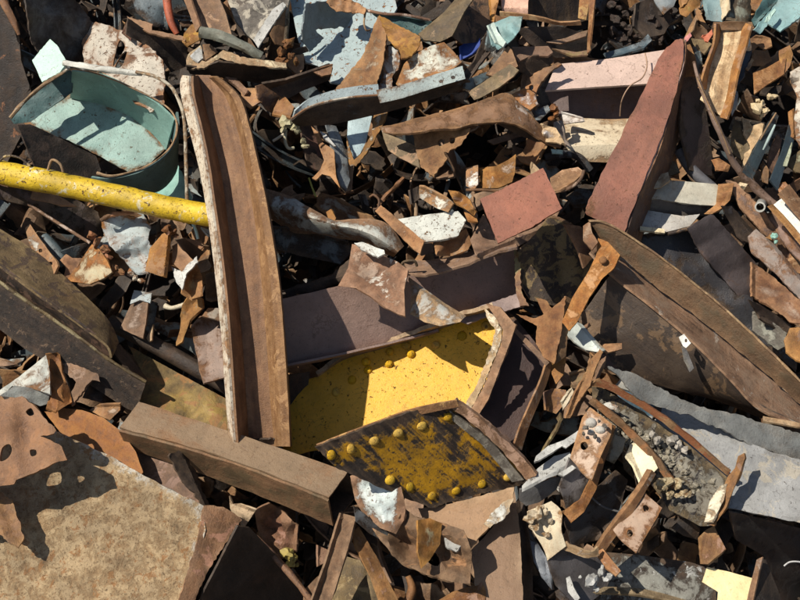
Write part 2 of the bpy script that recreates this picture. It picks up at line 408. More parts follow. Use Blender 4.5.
def tube(name, m, pts, r, label=None, cat=None, parent=None, n=6, seg=10, hollow=0, wob=0.0, squash=None):
    """a round bar or pipe (hollow = bore radius) along (x, y, lift) points; radius in units, a number or one per point"""
    _seed[0] += 1; rnd = random.Random(_seed[0])
    rr = r if isinstance(r, (list, tuple)) else [r] * len(pts)
    pp = crv([tuple(p) + (q,) for p, q in zip(pts, rr)], n if len(pts) > 2 else max(n, 8)); V = []; UV = []; F = []
    W = [P(*p[:3]) for p in pp]; T = []
    for i in range(len(W)): T.append((W[min(i + 1, len(W) - 1)] - W[max(0, i - 1)]).normalized())
    nrm = T[0].orthogonal().normalized(); u = 0; rings = []
    for ring in range(2 if hollow else 1):
        nn = nrm.copy(); u = 0; st = len(V)
        for i, c in enumerate(W):
            nn = (nn - T[i] * nn.dot(T[i])).normalized(); bb = T[i].cross(nn)
            if i: u += (W[i] - W[i - 1]).length
            for k in range(seg):
                a = 2 * math.pi * k / seg; q = (pp[i][3] if ring == 0 else pp[i][3] * hollow) * S
                q *= 1 + wob * noise.noise(c * 25 + Vector((math.cos(a), math.sin(a), 0)))
                V.append(c + (nn * math.cos(a) + bb * math.sin(a)) * q); UV.append((u, k / seg * 6.28 * q))
        rings.append(st)
        for i in range(len(W) - 1):
            for k in range(seg):
                k2 = (k + 1) % seg; f = (st + i * seg + k, st + i * seg + k2, st + (i + 1) * seg + k2, st + (i + 1) * seg + k)
                F.append(f if ring == 0 else tuple(reversed(f)))
    L = (len(W) - 1) * seg
    if hollow:
        for k in range(seg):
            k2 = (k + 1) % seg; a, b = rings
            F.append((a + k2, a + k, b + k, b + k2)); F.append((a + L + k, a + L + k2, b + L + k2, b + L + k))
    else:
        F.append(tuple(reversed(range(seg)))); F.append(tuple(L + k for k in range(seg)))
    return finish(name, V, F, UV, None, m, parent, label, cat, None, grp(cat) if cat else None, 40)

_riv = {}
def rivet(m, parent, f, x, y, r, name='rivet', h=.62):
    """a domed head sitting on a sheet whose lift is f(x, y)"""
    if (m.name, r, h) not in _riv:
        V = []; F = []; sg = 12; rg = [(1.0, -.15), (1.02, .12), (.88, .42), (.6, .55 + .06), (.28, h + .06)]
        rg = [(1.0, -.2), (1.0, .1), (.86, h * .62), (.55, h * .92), (.22, h)]
        for (a, z) in rg:
            for k in range(sg): t = 2 * math.pi * k / sg; V.append(Vector((a * math.cos(t), a * math.sin(t), z)) * r * S)
        V.append(Vector((0, 0, h * 1.02)) * r * S)
        for i in range(len(rg) - 1):
            for k in range(sg): F.append((i * sg + k, i * sg + (k + 1) % sg, (i + 1) * sg + (k + 1) % sg, (i + 1) * sg + k))
        for k in range(sg): F.append(((len(rg) - 1) * sg + k, (len(rg) - 1) * sg + (k + 1) % sg, len(V) - 1))
        me = bpy.data.meshes.new(name); me.from_pydata(V, [], F); me.materials.append(m)
        me.uv_layers.new(name='UVMap'); at = me.attributes.new('edge', 'FLOAT', 'POINT'); at.data.foreach_set('value', [1.0] * len(V))
        me.polygons.foreach_set('use_smooth', [True] * len(me.polygons)); _riv[(m.name, r, h)] = me
    a = P(x, y, f(x, y)); n = (P(x + 2, y, f(x + 2, y)) - a).cross(P(x, y - 2, f(x, y - 2)) - a).normalized()
    o = bpy.data.objects.new(name, _riv[(m.name, r, h)]); COL.objects.link(o); o.parent = parent
    base = Vector(); q = parent
    while q is not None: base += q.location; q = q.parent
    o.location = a - base; o.rotation_euler = n.to_track_quat('Z', 'Y').to_euler(); q_ = random.Random(int(x * 31 + y)); o.scale = (q_.uniform(.85, 1.1), q_.uniform(.85, 1.1), q_.uniform(.6, 1.05))
    return o

def lumps(name, m, pts, f=None, parent=None, label=None, cat=None, rnd=None, kind=None):
    """one rough crust made of irregular lumps at (x, y, lift, radius)"""
    rnd = rnd or random.Random(5); bm = bmesh.new()
    for (x, y, l, r) in pts:
        c = P(x, y, l); q = bmesh.ops.create_icosphere(bm, subdivisions=2, radius=r * S, matrix=Matrix.Translation(c) @ Matrix.Rotation(rnd.uniform(0, 6), 4, 'Z') @ Matrix.Diagonal((rnd.uniform(.6, 1.4), rnd.uniform(.6, 1.4), rnd.uniform(.5, 1.1), 1)))
        for v in q['verts']:
            d = v.co - c; v.co = c + d * (1 + .9 * noise.noise(v.co * 60) + .5 * noise.noise(v.co * 180))
    bm.verts.index_update()
    V = [v.co.copy() for v in bm.verts]; F = [tuple(v.index for v in fc.verts) for fc in bm.faces]; bm.free()
    return finish(name, V, F, [(v.x, v.z) for v in V], None, m, parent, label, cat, kind, grp(cat) if cat else None, 24)

# ------------------------------------------------------------------ ground and the body of the heap
def ground_mat():
    m = bpy.data.materials.new('packed_dirt'); m.use_nodes = True; nt = m.node_tree; bs = nt.nodes['Principled BSDF']
    tc = _n(nt, 'ShaderNodeTexCoord'); V = tc.outputs['Object']
    a = noise_(nt, V, .8, 8, .65); b = noise_(nt, V, 30, 6, .7)
    col = mix_(nt, ramp_(nt, a, .35, .65), c4((.10, .075, .055)), c4((.20, .16, .125)))
    col = mix_(nt, ramp_(nt, b, .5, .65, 0, .6), col, c4((.06, .04, .03)))
    nt.links.new(col, bs.inputs['Base Color']); bs.inputs['Roughness'].default_value = .95
    bp = _n(nt, 'ShaderNodeBump'); bp.inputs['Distance'].default_value = .03; nt.links.new(b, bp.inputs['Height']); nt.links.new(bp.outputs[0], bs.inputs['Normal'])
    return m
V = [Vector((x, y, 0)) for x in (-200, 200) for y in (-200, 200)]
finish('ground', V, [(0, 2, 3, 1)], None, None, ground_mat(), kind='structure')
# the body: a sloping bank of compacted fines under the loose scrap
V = []; F = []; NX, NY = 110, 90
for j in range(NY + 1):
    for i in range(NX + 1):
        x = -4.2 + 8.4 * i / NX; s = -2.6 + 6.6 * j / NY
        l = -.62 + .16 * noise.noise(Vector((x * 2.2, s * 2.2, 0))) + .07 * noise.noise(Vector((x * 8, s * 8, 4)))
        if s > 2.6: l -= (s - 2.6) ** 2 * .9
        e = max(0, abs(x) - 2.6); l -= e * e * .9
        p = C0 + EX * x + EU * s + EN * l; p.z = max(p.z, -.05); V.append(p)
for j in range(NY):
    for i in range(NX):
        a = j * (NX + 1) + i; F.append((a, a + 1, a + NX + 2, a + NX + 1))
finish('scrap_heap_core', V, F, [(v.x, v.z) for v in V], None, mat('dark', size=1.5, dirt=.5), kind='structure', sharp=60)

def filler():
    R = random.Random(11)
    ms = [mat('dark', dirt=.6), mat('brown', dirt=.5), mat('orange'), mat('dark', paint=(.10, .13, .14), cover=.62, gloss=.25), mat('brown', paint=(.36, .44, .44), cover=.6), mat('mauve'), mat('orange', paint=(.5, .47, .38), cover=.5), mat('dark', paint=(.20, .19, .17), cover=.6, gloss=.15)]
    state = {}
    def reset(): state.update(V=[], F=[], FM=[], UV=[], E=[])
    def emit(vs, fs, es, M, c, mi):
        V, F, FM, UV, E = (state[k] for k in ('V', 'F', 'FM', 'UV', 'E')); s0 = len(V)
        for v, e in zip(vs, es): V.append(c + M @ (v * S)); UV.append((v.x * S, v.y * S)); E.append(e)
        for f in fs: F.append(tuple(i + s0 for i in f)); FM.append(mi)
    def shell(top, nu, nv, th):
        """thicken an nu x nv grid"""
        N = len(top); g = lambda i, j: i * nv + j; nn = []
        for i in range(nu):
            for j in range(nv):
                a = top[g(min(i + 1, nu - 1), j)] - top[g(max(i - 1, 0), j)]; b = top[g(i, min(j + 1, nv - 1))] - top[g(i, max(j - 1, 0))]
                nn.append(a.cross(b).normalized())
        vs = top + [p - n * th for p, n in zip(top, nn)]
        fs = [(g(i, j), g(i + 1, j), g(i + 1, j + 1), g(i, j + 1)) for i in range(nu - 1) for j in range(nv - 1)]
        fs += [tuple(k + N for k in reversed(f)) for f in fs]
        rim = [g(i, 0) for i in range(nu)] + [g(nu - 1, j) for j in range(1, nv)] + [g(i, nv - 1) for i in range(nu - 2, -1, -1)] + [g(0, j) for j in range(nv - 2, 0, -1)]
        fs += [(rim[(k + 1) % len(rim)], rim[k], rim[k] + N, rim[(k + 1) % len(rim)] + N) for k in range(len(rim))]
        es = [0.0 if (i in (0, nu - 1) or j in (0, nv - 1)) else 1.0 for i in range(nu) for j in range(nv)]
        return vs, fs, es + es
    def bent(sz):
        nu, nv = 8, 5; L = sz * R.uniform(1.2, 2.6); W = sz * R.uniform(.5, 1.1)
        k1 = R.uniform(-1.6, 1.6) / L; k2 = R.choice((0, 0, R.uniform(-3, 3))) / W; tw = R.uniform(-1.3, 1.3); cr = R.randint(2, 5); ca = R.uniform(-1.3, 1.3); tp = R.uniform(-.6, .3); top = []
        x = z = 0; a = 0; sd = R.uniform(0, 99)
        for i in range(nu):
            if i == cr: a += ca
            a += k1 * L / nu; x += math.cos(a) * L / nu; z += math.sin(a) * L / nu
            w_ = W * (1 + tp * i / nu); t_ = tw * i / nu
            for j in range(nv):
                y = (j / (nv - 1) - .5) * w_ * (1 + .25 * noise.noise(Vector((i * .9, j * 3, sd)))); zz = k2 * y * y
                e = (R.uniform(-1, 1) * L * .06 if i in (0, nu - 1) else 0)
                top.append(Vector((x + e - L * .4, y * math.cos(t_) - zz * math.sin(t_), z + y * math.sin(t_) + zz * math.cos(t_) + sz * .06 * noise.noise(Vector((i * .7, j * .9, sd))))))
        return shell(top, nu, nv, R.uniform(.9, 2.2))
    def strip(sz, prof):
        L = sz * R.uniform(1.6, 4.2); n = 8; vs = []; fs = []; b = R.uniform(-.7, .7) / L; tw = R.uniform(-.8, .8); K = len(prof); kk = R.randint(2, 6); ka = R.choice((0, 0, R.uniform(-.7, .7)))
        for i in range(n + 1):
            u = (i / n - .5) * L; a = tw * i / n; bend = b * u * u + ka * max(0, u - (kk / n - .5) * L)
            for (p, q) in prof: vs.append(Vector((u, p * math.cos(a) - q * math.sin(a) + bend, p * math.sin(a) + q * math.cos(a) + bend * .6)))
        for i in range(n):
            for k in range(K): fs.append((i * K + k, i * K + (k + 1) % K, (i + 1) * K + (k + 1) % K, (i + 1) * K + k))
        fs.append(tuple(reversed(range(K)))); fs.append(tuple(n * K + k for k in range(K)))
        return vs, fs, [R.choice((.2, .6, 1)) for _ in vs]
    def prof(sz):
        k = R.random(); w_ = sz * R.uniform(.2, .55); t = R.uniform(1, 2.2)
        if k < .3: return [(0, 0), (w_, 0), (w_, t), (t, t), (t, w_), (0, w_)]
        if k < .6: h = w_ * R.uniform(.4, .8); return [(0, 0), (w_, 0), (w_, h), (w_ - t, h), (w_ - t, t), (t, t), (t, h), (0, h)]
        if k < .82: r = R.uniform(.8, 3.2); return [(r * math.cos(a * math.pi / 4), r * math.sin(a * math.pi / 4)) for a in range(8)]
        return [(0, 0), (w_, 0), (w_, t), (0, t)]
    def put(x, y, l, sz, wt, lmax, pb=.6):
        M = (Matrix((EX, EU, EN)).transposed()).to_3x3() @ Matrix.Rotation(R.uniform(0, 6.28), 3, 'Z') @ Matrix.Rotation(R.gauss(0, .6), 3, 'X') @ Matrix.Rotation(R.gauss(0, .4), 3, 'Y')
        if 5 < x < 190 and 75 < y < 185: lmax = min(lmax, -22)
        vs, fs, es = bent(sz) if R.random() < pb else strip(sz, prof(sz))
        top = max((M @ v_).dot(EN) for v_ in vs)
        emit(vs, fs, es, M, P(x, y, min(l, lmax - top)), R.choices(range(8), wt)[0])
    def done(label): return finish('tangled_scrap', state['V'], state['F'], state['UV'], state['E'], None, label=label, cat='scrap', kind='stuff', mats=ms, fm=state['FM'], sharp=30)
    reset()
    for _ in range(2100): put(R.uniform(-60, 860), R.uniform(-60, 660), R.uniform(-150, -25), R.uniform(13, 36), [34, 22, 12, 14, 4, 6, 3, 7], 0, .7)
    for _ in range(420): put(R.uniform(-60, 860), R.uniform(-60, 660), R.uniform(-70, -5), R.uniform(20, 36), [30, 20, 12, 15, 5, 7, 4, 7], 6, .85)
    for _ in range(600): put(R.uniform(-40, 840), R.uniform(-40, 640), R.uniform(-120, -60), R.uniform(4, 10), [60, 20, 6, 8, 2, 2, 2, 2], -30)
    done('dark tangle of bent scrap metal filling the gaps between the larger pieces')
    reset()
    for _ in range(1700):
        x, y = R.uniform(-560, 1360), R.uniform(-420, 900)
        if -20 < x < 820 and -20 < y < 620: continue
        l = R.uniform(-100, 25) - max(0, abs(x - 400) - 640) * .5 - max(0, -y - 330) * .7
        put(x, y, l, R.uniform(20, 60), [24, 22, 16, 12, 7, 8, 5, 5], 60)
    done('loose bent scrap on the flanks of the heap')
filler()

# ------------------------------------------------------------------ palette
ORANGE = mat('orange', calm=.6); BROWN = mat('brown', calm=.6); DARK = mat('dark'); MAUVE = mat('mauve', calm=.8); TAN = mat('tan'); OLIVE = mat('olive'); GREY = mat('grey')
BROWNL = mat('brown', streak=.7); DARKG = mat('dark', spec2=(.16, .13, .08), spec2c=.4)
TEAL = mat('brown', paint=(.27, .46, .41), cover=1.0, gloss=.35, chips=.0, dirt=.25, edgew=.15)
TEALD = mat('dark', paint=(.09, .20, .20), cover=.8, gloss=.4, chips=.2)
MINT = mat('brown', paint=(.50, .68, .60), cover=.95, gloss=.3, dirt=.1, edgew=.05)
YELLOW = mat('dark', paint=(.84, .46, .018), cover=.88, gloss=.3, chips=.18, dirt=.10, edgew=.35)
YELLOWW = mat('dark', paint=(.58, .29, .018), cover=.56, gloss=.4, chips=.35, dirt=.35, edgew=.3, streak=1.2)  # darker gold and streaks put grazing light and shadow strips into colour
PIPEY = mat('brown', paint=(.84, .60, .10), cover=.80, size=1.0, rim=None, calm=.2, gloss=.35, chips=.3, dirt=.45, spec2=(.78, .72, .50), spec2c=.15)
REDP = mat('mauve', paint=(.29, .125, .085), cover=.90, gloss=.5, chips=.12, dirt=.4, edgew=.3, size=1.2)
REDB = mat('mauve', paint=(.32, .135, .088), cover=.92, gloss=.5, chips=.1, dirt=.3, edgew=.2, size=1.2)
PRIMER = mat('mauve', paint=(.32, .22, .195), cover=.92, gloss=.45, chips=.1, dirt=.2, edgew=.25)
PINK = mat('mauve', paint=(.60, .45, .38), cover=.95, gloss=.4, chips=.05, dirt=.12, edgew=.15)
CREAM = mat('tan', paint=(.70, .60, .42), cover=.85, gloss=.4, chips=.15, dirt=.15)
CREAMF = mat('orange', paint=(.70, .62, .46), cover=.72, gloss=.5, chips=.3, dirt=.2, edgew=.4)
WHITEF = mat('orange', paint=(.56, .58, .54), cover=.60, size=1.3, gloss=.35, chips=.25, dirt=.2, edgew=.5)
WHITE = mat('brown', paint=(.62, .64, .58), cover=.85, size=1.2, gloss=.3, chips=.25, dirt=.2)
PALEB = mat('brown', paint=(.46, .56, .58), cover=.85, gloss=.4, chips=.2, dirt=.2)
PALEBF = mat('orange', paint=(.55, .62, .60), cover=.55, size=1.2, gloss=.35, chips=.3, dirt=.2)
BLUEG = mat('dark', paint=(.14, .19, .21), cover=.7, gloss=.35, chips=.2)
RUSTW = mat('orange', paint=(.66, .64, .52), cover=.48, size=1.5, gloss=.45, chips=.3, dirt=.15)
ALU = mat('grey', metal=.75, dirt=.2)
ALUP = mat('grey', paint=(.50, .50, .47), cover=.92, gloss=.2, chips=.25, dirt=.3)
GOLDR = mat('tan', spec2=(.34, .17, .07), spec2c=.35, dirt=.2)
MOSS = mat('olive', paint=(.22, .20, .06), cover=.5, soft=.12, gloss=.8)

# ------------------------------------------------------------------ upper left
sheet('rusty_post', mat('dark', spec2=(.30, .12, .04), spec2c=.1), [(-40, -40), (4, -30), (9, 4), (19, 34), (21, 60), (31, 90), (24, 130), (6, 165), (-45, 170)], (26, -.7, -.25), 'dark rusted steel post at the upper left edge with orange rust down its top edge', 'beam', folds=[((2, -20), (22, 60), -.9)], sp=7)
tube('torn_rim_strip', ORANGE, [(-2, -8, 52), (5, 5, 52), (14, 22, 50), (19, 35, 47)], [3, 4.2, 3.5, 1.5], 'orange rusted rim strip on the dark post at the top left', 'bar', wob=.3)
sheet('shaded_plate_half', mat('dark', paint=(.17, .17, .165), cover=.6, soft=.1), [(24, -12), (66, -14), (92, 22), (94, 34), (84, 62), (70, 66), (46, 62), (30, 40)], (34, -.75, -.5), 'shadowed half of the peeling plate, painted dark grey, behind the small mint green tab', 'plate', wav=2.5, jag=1)  # plate's shadowed half as its own sheet, shade put into dark grey
sheet('peeling_plate', mat('orange', paint=(.68, .62, .50), cover=.72, size=1.2, chips=.3, dirt=.2, edgew=.3), [(88, 21), (104, 24), (132, 34), (151, 48), (163, 60), (165, 80), (164, 104), (150, 112), (128, 98), (105, 75), (84, 64), (82, 44)], (32, .25, .2), 'cream plate with peeling paint and rusty scalloped upper rim behind the teal drum', 'plate', wav=2, jag=1.5, holes=[[(120, 40), (125, 47), (118, 60), (113, 66), (116, 50)], [(122, 54), (127, 52), (122, 66), (115, 67)]])
sheet('mint_tab', MINT, [(32, 60), (50, 39), (57, 45), (67, 62), (60, 72), (42, 82)], (64, .35, .3), 'small bright mint green square tab sticking up beside the teal drum', 'plate', jag=.5, wav=.5)

dr = root('crushed_drum', 'crushed teal drum lying open with a rusty ragged rim', 'drum', 100, 125, 20)
loft('inner_wall', TEAL, [[(72, 71, 68), (70, 98, 8)], [(100, 75, 66), (98, 105, 6)], [(130, 88, 62), (126, 116, 6)], [(156, 103, 60), (152, 134, 8)], [(174, 120, 60), (166, 150, 10)]], parent=dr, n=5, wav=1.5)
sheet('base_plate', mat('brown', paint=(.33, .50, .45), cover=.95, gloss=.35, chips=.08, dirt=.3, edgew=.6), [(22, 121), (40, 106), (70, 94), (100, 100), (130, 112), (156, 138), (166, 148), (150, 164), (128, 172), (96, 154), (60, 137), (30, 128)], (6, .03, -.05), parent=dr, wav=1.5, jag=1)
sheet('end_flap', TEALD, [(9, 117), (24, 101), (46, 82), (68, 68), (74, 74), (72, 92), (54, 105), (30, 122), (14, 124)], (40, -.1, -.35), parent=dr, wav=1.5)
loft('side_wall', mat('dark', paint=(.14, .24, .23), cover=.85, dirt=.3), [[(176, 112, 66), (170, 135, 22)], [(177, 128, 68), (176, 160, 26)], [(172, 145, 72), (172, 176, 36)], [(158, 160, 76), (158, 190, 44)], [(138, 171, 78), (136, 192, 50)], [(112, 177, 74), (108, 192, 52)], [(92, 176, 68), (90, 190, 50)]], parent=dr, n=5, wav=1)
sheet('lower_panel', mat('dark', spec2=(.10, .06, .04), spec2c=.3), [(18, 125), (30, 124), (60, 138), (96, 156), (101, 170), (96, 180), (60, 176), (36, 170)], (44, -.6, -.3), parent=dr, wav=1)
tube('rim', mat('tan', paint=(.75, .72, .6), cover=.4, size=2), [(10, 118, 60), (24, 102, 62), (42, 86, 66), (62, 73, 70), (72, 69, 71), (98, 74, 69), (128, 86, 66), (156, 100, 62), (172, 112, 64), (177, 128, 69), (172, 145, 74), (158, 159, 78), (138, 170, 80), (112, 176, 77), (97, 173, 74)], [2, 1.8, 1.8, 1.5, 1, .9, .9, .9, .9, .9, .9, .9, .9, 1.2, 1.5], parent=dr, wob=.6, n=5, seg=8)
tube('cream_pipe', mat('brown', paint=(.78, .78, .70), cover=.75, size=2), [(64, 63, 76), (80, 66, 80), (110, 70, 82), (142, 74, 80)], [3, 3, 3.2, 2.6], 'short off-white pipe stub lying along the top rim of the teal drum', 'pipe', wob=.5)
tube('bent_rod', mat('tan', paint=(.62, .58, .46), cover=.5, size=2), [(136, 72, 84), (156, 77, 88), (172, 88, 92), (181, 106, 94), (185, 130, 96), (186, 165, 96), (187, 205, 92), (186, 218, 80)], 1.7, 'thin pale rod arching over the right side of the teal drum', 'rod', wob=.3)
sheet('teal_offcut', TEAL, [(168, 158), (178, 164), (186, 180), (198, 214), (172, 205), (154, 192)], (30, .1, .3), 'torn teal sheet fragment between the drum and the long curved beam', 'sheet', wav=2, jag=1.5)
tube('orange_tube', mat('orange', paint=(.55, .15, .07), cover=.8), [(166, -8, 40), (168, 8, 40), (171, 22, 38), (177, 34, 34)], [4.5, 4.5, 4, 3], 'bright orange-red tube hanging down at the top edge above the dark channel', 'pipe')
ch = root('dark_channel', 'dark open channel with rusty upper lip right of the peeling cream plate', 'beam', 155, 40, 15)
sheet('web', DARK, [(128, 18), (146, 30), (186, 38), (188, 66), (172, 72), (164, 62), (146, 46), (126, 34)], (24, -.6, -.5), parent=ch)
sheet('lip', MAUVE, [(127, 16), (153, 24), (152, 30), (186, 37), (185, 41), (150, 33), (128, 22)], (40, 0, .3), parent=ch, jag=.8)
sheet('tab', mat('mauve', paint=(.22, .06, .05), cover=.7), [(122, 32), (128, 18), (132, 28), (131, 40)], (36, -.3, .2), parent=ch)
sheet('dull_blue_plate', BLUEG, [(130, -12), (166, -12), (168, 30), (152, 26), (136, 12)], (14, -.2, -.1), 'dull blue-grey panel in shade at the top edge left of the orange tube', 'sheet')
bm_ = root('rust_girder', 'rusty brown girder end leaning down from the top edge between the bars', 'beam', 205, 10, 30)
sheet('web', mat('brown', spec2=(.42, .25, .14), spec2c=.3), [(186, -14), (214, -14), (226, 14), (232, 36), (214, 40), (198, 26), (192, 6)], (44, .3, .1), parent=bm_)
sheet('flange', BROWN, [(178, -14), (187, -14), (193, 6), (200, 26), (196, 32), (188, 10)], (50, 1.2, 0), parent=bm_)
sheet('gold_scrap', mat('orange', spec2=(.5, .28, .08), spec2c=.4), [(184, 33), (192, 24), (198, 26), (199, 40), (188, 46), (182, 42)], (44, .3, .3), 'small curled golden-brown scrap beside the grey-green bar end', 'chunk', crumple=(2, .7, 7))
tube('greenish_bar', mat('olive', paint=(.32, .33, .26), cover=.6), [(200, 32, 74), (216, 35, 74), (236, 43, 72), (262, 56, 66)], [6.2, 6, 5.6, 4.6], 'short grey-green tube with a flattened end above the dark channel', 'pipe', wob=.25, seg=8)
cc = root('edge_lit_channel', 'long dark channel with a ragged cream edge above the curved beam', 'beam', 240, 70, 30)
sheet('web', DARK, [(186, 66), (202, 68), (218, 62), (240, 64), (284, 68), (292, 72), (292, 78), (262, 84), (226, 78), (190, 74)], (52, -.2, -1.2), parent=cc)
sheet('lip', mat('tan', paint=(.70, .62, .42), cover=.62, size=1.5), [(186, 60), (190, 52), (201, 45), (202, 50), (195, 58), (206, 62), (218, 54), (224, 49), (240, 57), (286, 63), (287, 68), (240, 64), (220, 58), (204, 68), (188, 69)], (64, .1, .3), parent=cc, jag=.8, wav=1.5)
sheet('fin', ALUP, [(190, 56), (201, 45), (203, 58), (198, 62)], (62, -.2, .3), parent=cc)
sheet('fin', mat('brown', paint=(.35, .36, .36), cover=.6), [(203, 44), (210, 44), (218, 52), (206, 60)], (60, -.5, .1), parent=cc)
sheet('cracked_slab', mat('grey', spec2=(.42, .38, .30), spec2c=.4, size=1.4, bump=2), [(222, -14), (292, -14), (288, 6), (278, 22), (262, 34), (255, 42), (246, 34), (236, 22)], (28, .2, .1), 'rough grey cracked slab at the top edge', 'chunk', crumple=(4, .35, 12), wav=4)
angl = root('pale_angle_bar', 'narrow angle bar with a bright upper edge in front of the grey cracked slab', 'bar', 270, 22, 30)
sheet('leg', ALUP, [(253, 40), (262, 26), (272, 10), (283, 2), (286, 5), (268, 32), (258, 48)], (56, .3, .2), parent=angl, jag=.3)
sheet('leg', BROWN, [(285, 5), (288, 10), (288, 40), (284, 46), (276, 44), (270, 34)], (48, -.8, -.2), parent=angl)
tube('corroded_post', mat('olive', paint=(.30, .25, .18), cover=.5), [(286, 6, 46), (286, 24, 44), (284, 44, 40)], 3.4, 'short upright corroded post between the angle bar and the pale blue plate', 'bar')
lumps('rust_knot', mat('orange', paint=(.5, .3, .06), cover=.4, size=2), [(288, 43, 52, 5), (281, 52, 50, 5), (283, 60, 50, 4.5), (291, 56, 46, 4), (296, 62, 46, 3.5)], label='knobbly orange and yellow rust knot at the right end of the ragged channel', cat='chunk')
sheet('dark_prong', DARK, [(294, 50), (312, 45), (316, 34), (313, 50), (296, 56), (286, 60)], (44, -.3, -.5), 'small dark forked prong over the pale blue plate', 'bracket')
sheet('grey_bracket', mat('brown', paint=(.22, .20, .17), cover=.5), [(286, 56), (304, 54), (304, 68), (298, 76), (288, 66)], (36, -.6, -.4), 'dull grey bracket beside the yellow rust knot', 'bracket')
sheet('angle_offcut', mat('dark', paint=(.10, .10, .10), cover=.4), [(262, 84), (286, 80), (330, 65), (333, 68), (330, 80), (300, 92), (286, 100), (274, 92)], (56, -.5, -.9), 'dark angle offcut with a pointed rusty corner below the pale blue plate', 'bar', folds=[((262, 82), (332, 66), .2)])
sheet('orange_lip_offcut', ORANGE, [(311, 71), (333, 64), (331, 74), (322, 76)], (62, 0, .3), 'orange-brown pointed corner piece sitting on the dark angle offcut', 'plate')

# pale blue plate and around
sheet('pale_blue_plate', mat('orange', paint=(.40, .49, .50), cover=.93, size=.9, chips=.3, dirt=.15, edgew=.3), [(288, -14), (392, -14), (397, 8), (378, 40), (366, 60), (340, 84), (330, 82), (318, 66), (306, 62), (298, 40), (292, 10)], (22, .1, .15), 'large faded pale blue plate with cracked paint near the top centre', 'plate', folds=[((300, 10), (390, 20), .15)], wav=3)
sheet('blue_shadow_patch', mat('brown', paint=(.28, .35, .37), cover=.85), [(306, 4), (328, 0), (352, 6), (372, 16), (374, 34), (352, 34), (342, 27), (316, 30), (324, 38), (310, 52), (302, 40)], (32, -.9, -.55), 'slate blue patch painted as the jagged shadow on the pale blue plate', 'sheet', wav=2, jag=1.2)  # jagged shadow on the blue plate, built as a darker blue sheet
sheet('torn_white_strip', mat('orange', paint=(.58, .55, .46), cover=.5, size=1.5), [(334, -6), (352, 0), (366, 8), (364, 14), (348, 12), (336, 12), (326, 2)], (62, 0, .35), 'white and orange ragged strip above the slate blue shadow patch', 'bar', wav=3, jag=1.5, crumple=(2, .5, 8))
tube('thin_rust_strip', mat('mauve', spec2=(.5, .38, .3), spec2c=.3), [(364, 10, 64), (384, 14, 66), (404, 15, 66), (430, 20, 62)], [1.8, 1.6, 1.6, 1.5], 'thin rusty rail running right from the ragged white strip', 'rod')
tube('wire_loop', mat('tan'), [(366, 10, 60), (364, 22, 62), (366, 30, 60), (370, 30, 56)], 1, 'thin wire loop hanging under the thin rusty rail', 'rod')
sheet('dark_teal_sheet', TEALD, [(372, 14), (400, 16), (432, 22), (424, 32), (416, 36), (396, 26), (380, 20)], (40, -.1, -.3), 'dark teal panel under the thin rusty rail', 'sheet')
tw = root('twisted_rust_sheet', 'forked orange rusty sheet with white flaking paint near the top centre', 'sheet', 380, 50, 40)
sheet('leg', mat('orange', paint=(.58, .50, .36), cover=.52, size=1.4, chips=.3, dirt=.1), [(378, 16), (387, 22), (386, 34), (384, 60), (376, 86), (344, 90), (334, 92), (346, 76), (362, 56), (371, 36), (374, 24)], (66, .25, .15), parent=tw, crumple=(2, .25, 14), jag=1)
sheet('gusset', mat('orange', spec2=(.42, .22, .07), spec2c=.45), [(379, 15), (392, 22), (420, 36), (420, 44), (412, 56), (402, 58), (398, 48), (388, 40), (385, 30)], (74, .1, .3), parent=tw, crumple=(2, .4, 12), jag=1)
sheet('white_leg', mat('orange', paint=(.56, .60, .58), cover=.7, size=1.5), [(388, 46), (398, 50), (400, 58), (398, 70), (392, 78), (392, 92), (398, 100), (380, 101), (378, 90), (384, 68)], (72, .1, .1), parent=tw, crumple=(2, .5, 9), jag=1.2)
sheet('curved_white_plate', mat('orange', paint=(.58, .62, .54), cover=.66, size=1.2, chips=.2, edgew=.3), [(396, 84), (404, 64), (412, 56), (430, 46), (444, 42), (452, 50), (462, 62), (454, 68), (420, 82), (402, 90)], (84, .2, -.1), 'curved plate of white paint and orange rust resting on the pale channel', 'plate', folds=[((398, 74), (456, 48), .35)], crumple=(2, .3, 13))
sheet('tan_plate', mat('olive', spec2=(.30, .20, .10), spec2c=.2), [(418, 34), (444, 12), (458, -4), (478, -8), (464, 12), (452, 36), (440, 42), (424, 40)], (84, .35, .1), 'flat tan panel with a pale upper edge left of the blue scrap', 'plate')
sheet('streaked_plate', mat('dark', spec2=(.16, .09, .05), spec2c=.5, streak=.9), [(458, -12), (488, -12), (494, 12), (490, 30), (478, 42), (462, 44), (452, 36), (464, 12)], (64, -.5, .1), 'dark brown streaked panel hanging above the blue tarp scrap', 'plate', axis=(0, 1))
sheet('blue_scrap', mat('dark', paint=(.03, .08, .42), cover=.95, edgew=.1), [(460, 46), (470, 40), (480, 38), (480, 46), (472, 54), (461, 60)], (60, .3, .2), 'small vivid blue scrap wedged beside the curved white plate', 'sheet')
sheet('light_blue_tongue', mat('tan', paint=(.32, .55, .56), cover=.9), [(488, 26), (496, 22), (510, 16), (522, 17), (520, 30), (512, 40), (504, 46), (498, 50), (492, 44)], (78, .4, .1), 'light blue crumpled tongue of metal near the top centre right', 'sheet', crumple=(2, .6, 11))
sheet('white_fold', mat('brown', paint=(.72, .86, .78), cover=.95), [(488, 25), (494, 22), (498, 32), (506, 42), (503, 47), (496, 42)], (86, .3, .1), 'narrow mint white folded strip along the light blue tongue', 'bar')
sheet('slate_wedge', mat('dark', paint=(.20, .28, .30), cover=.8), [(487, 30), (492, 40), (500, 48), (492, 52), (484, 50)], (70, -.6, 0), 'small slate blue wedge under the mint white folded strip', 'plate')
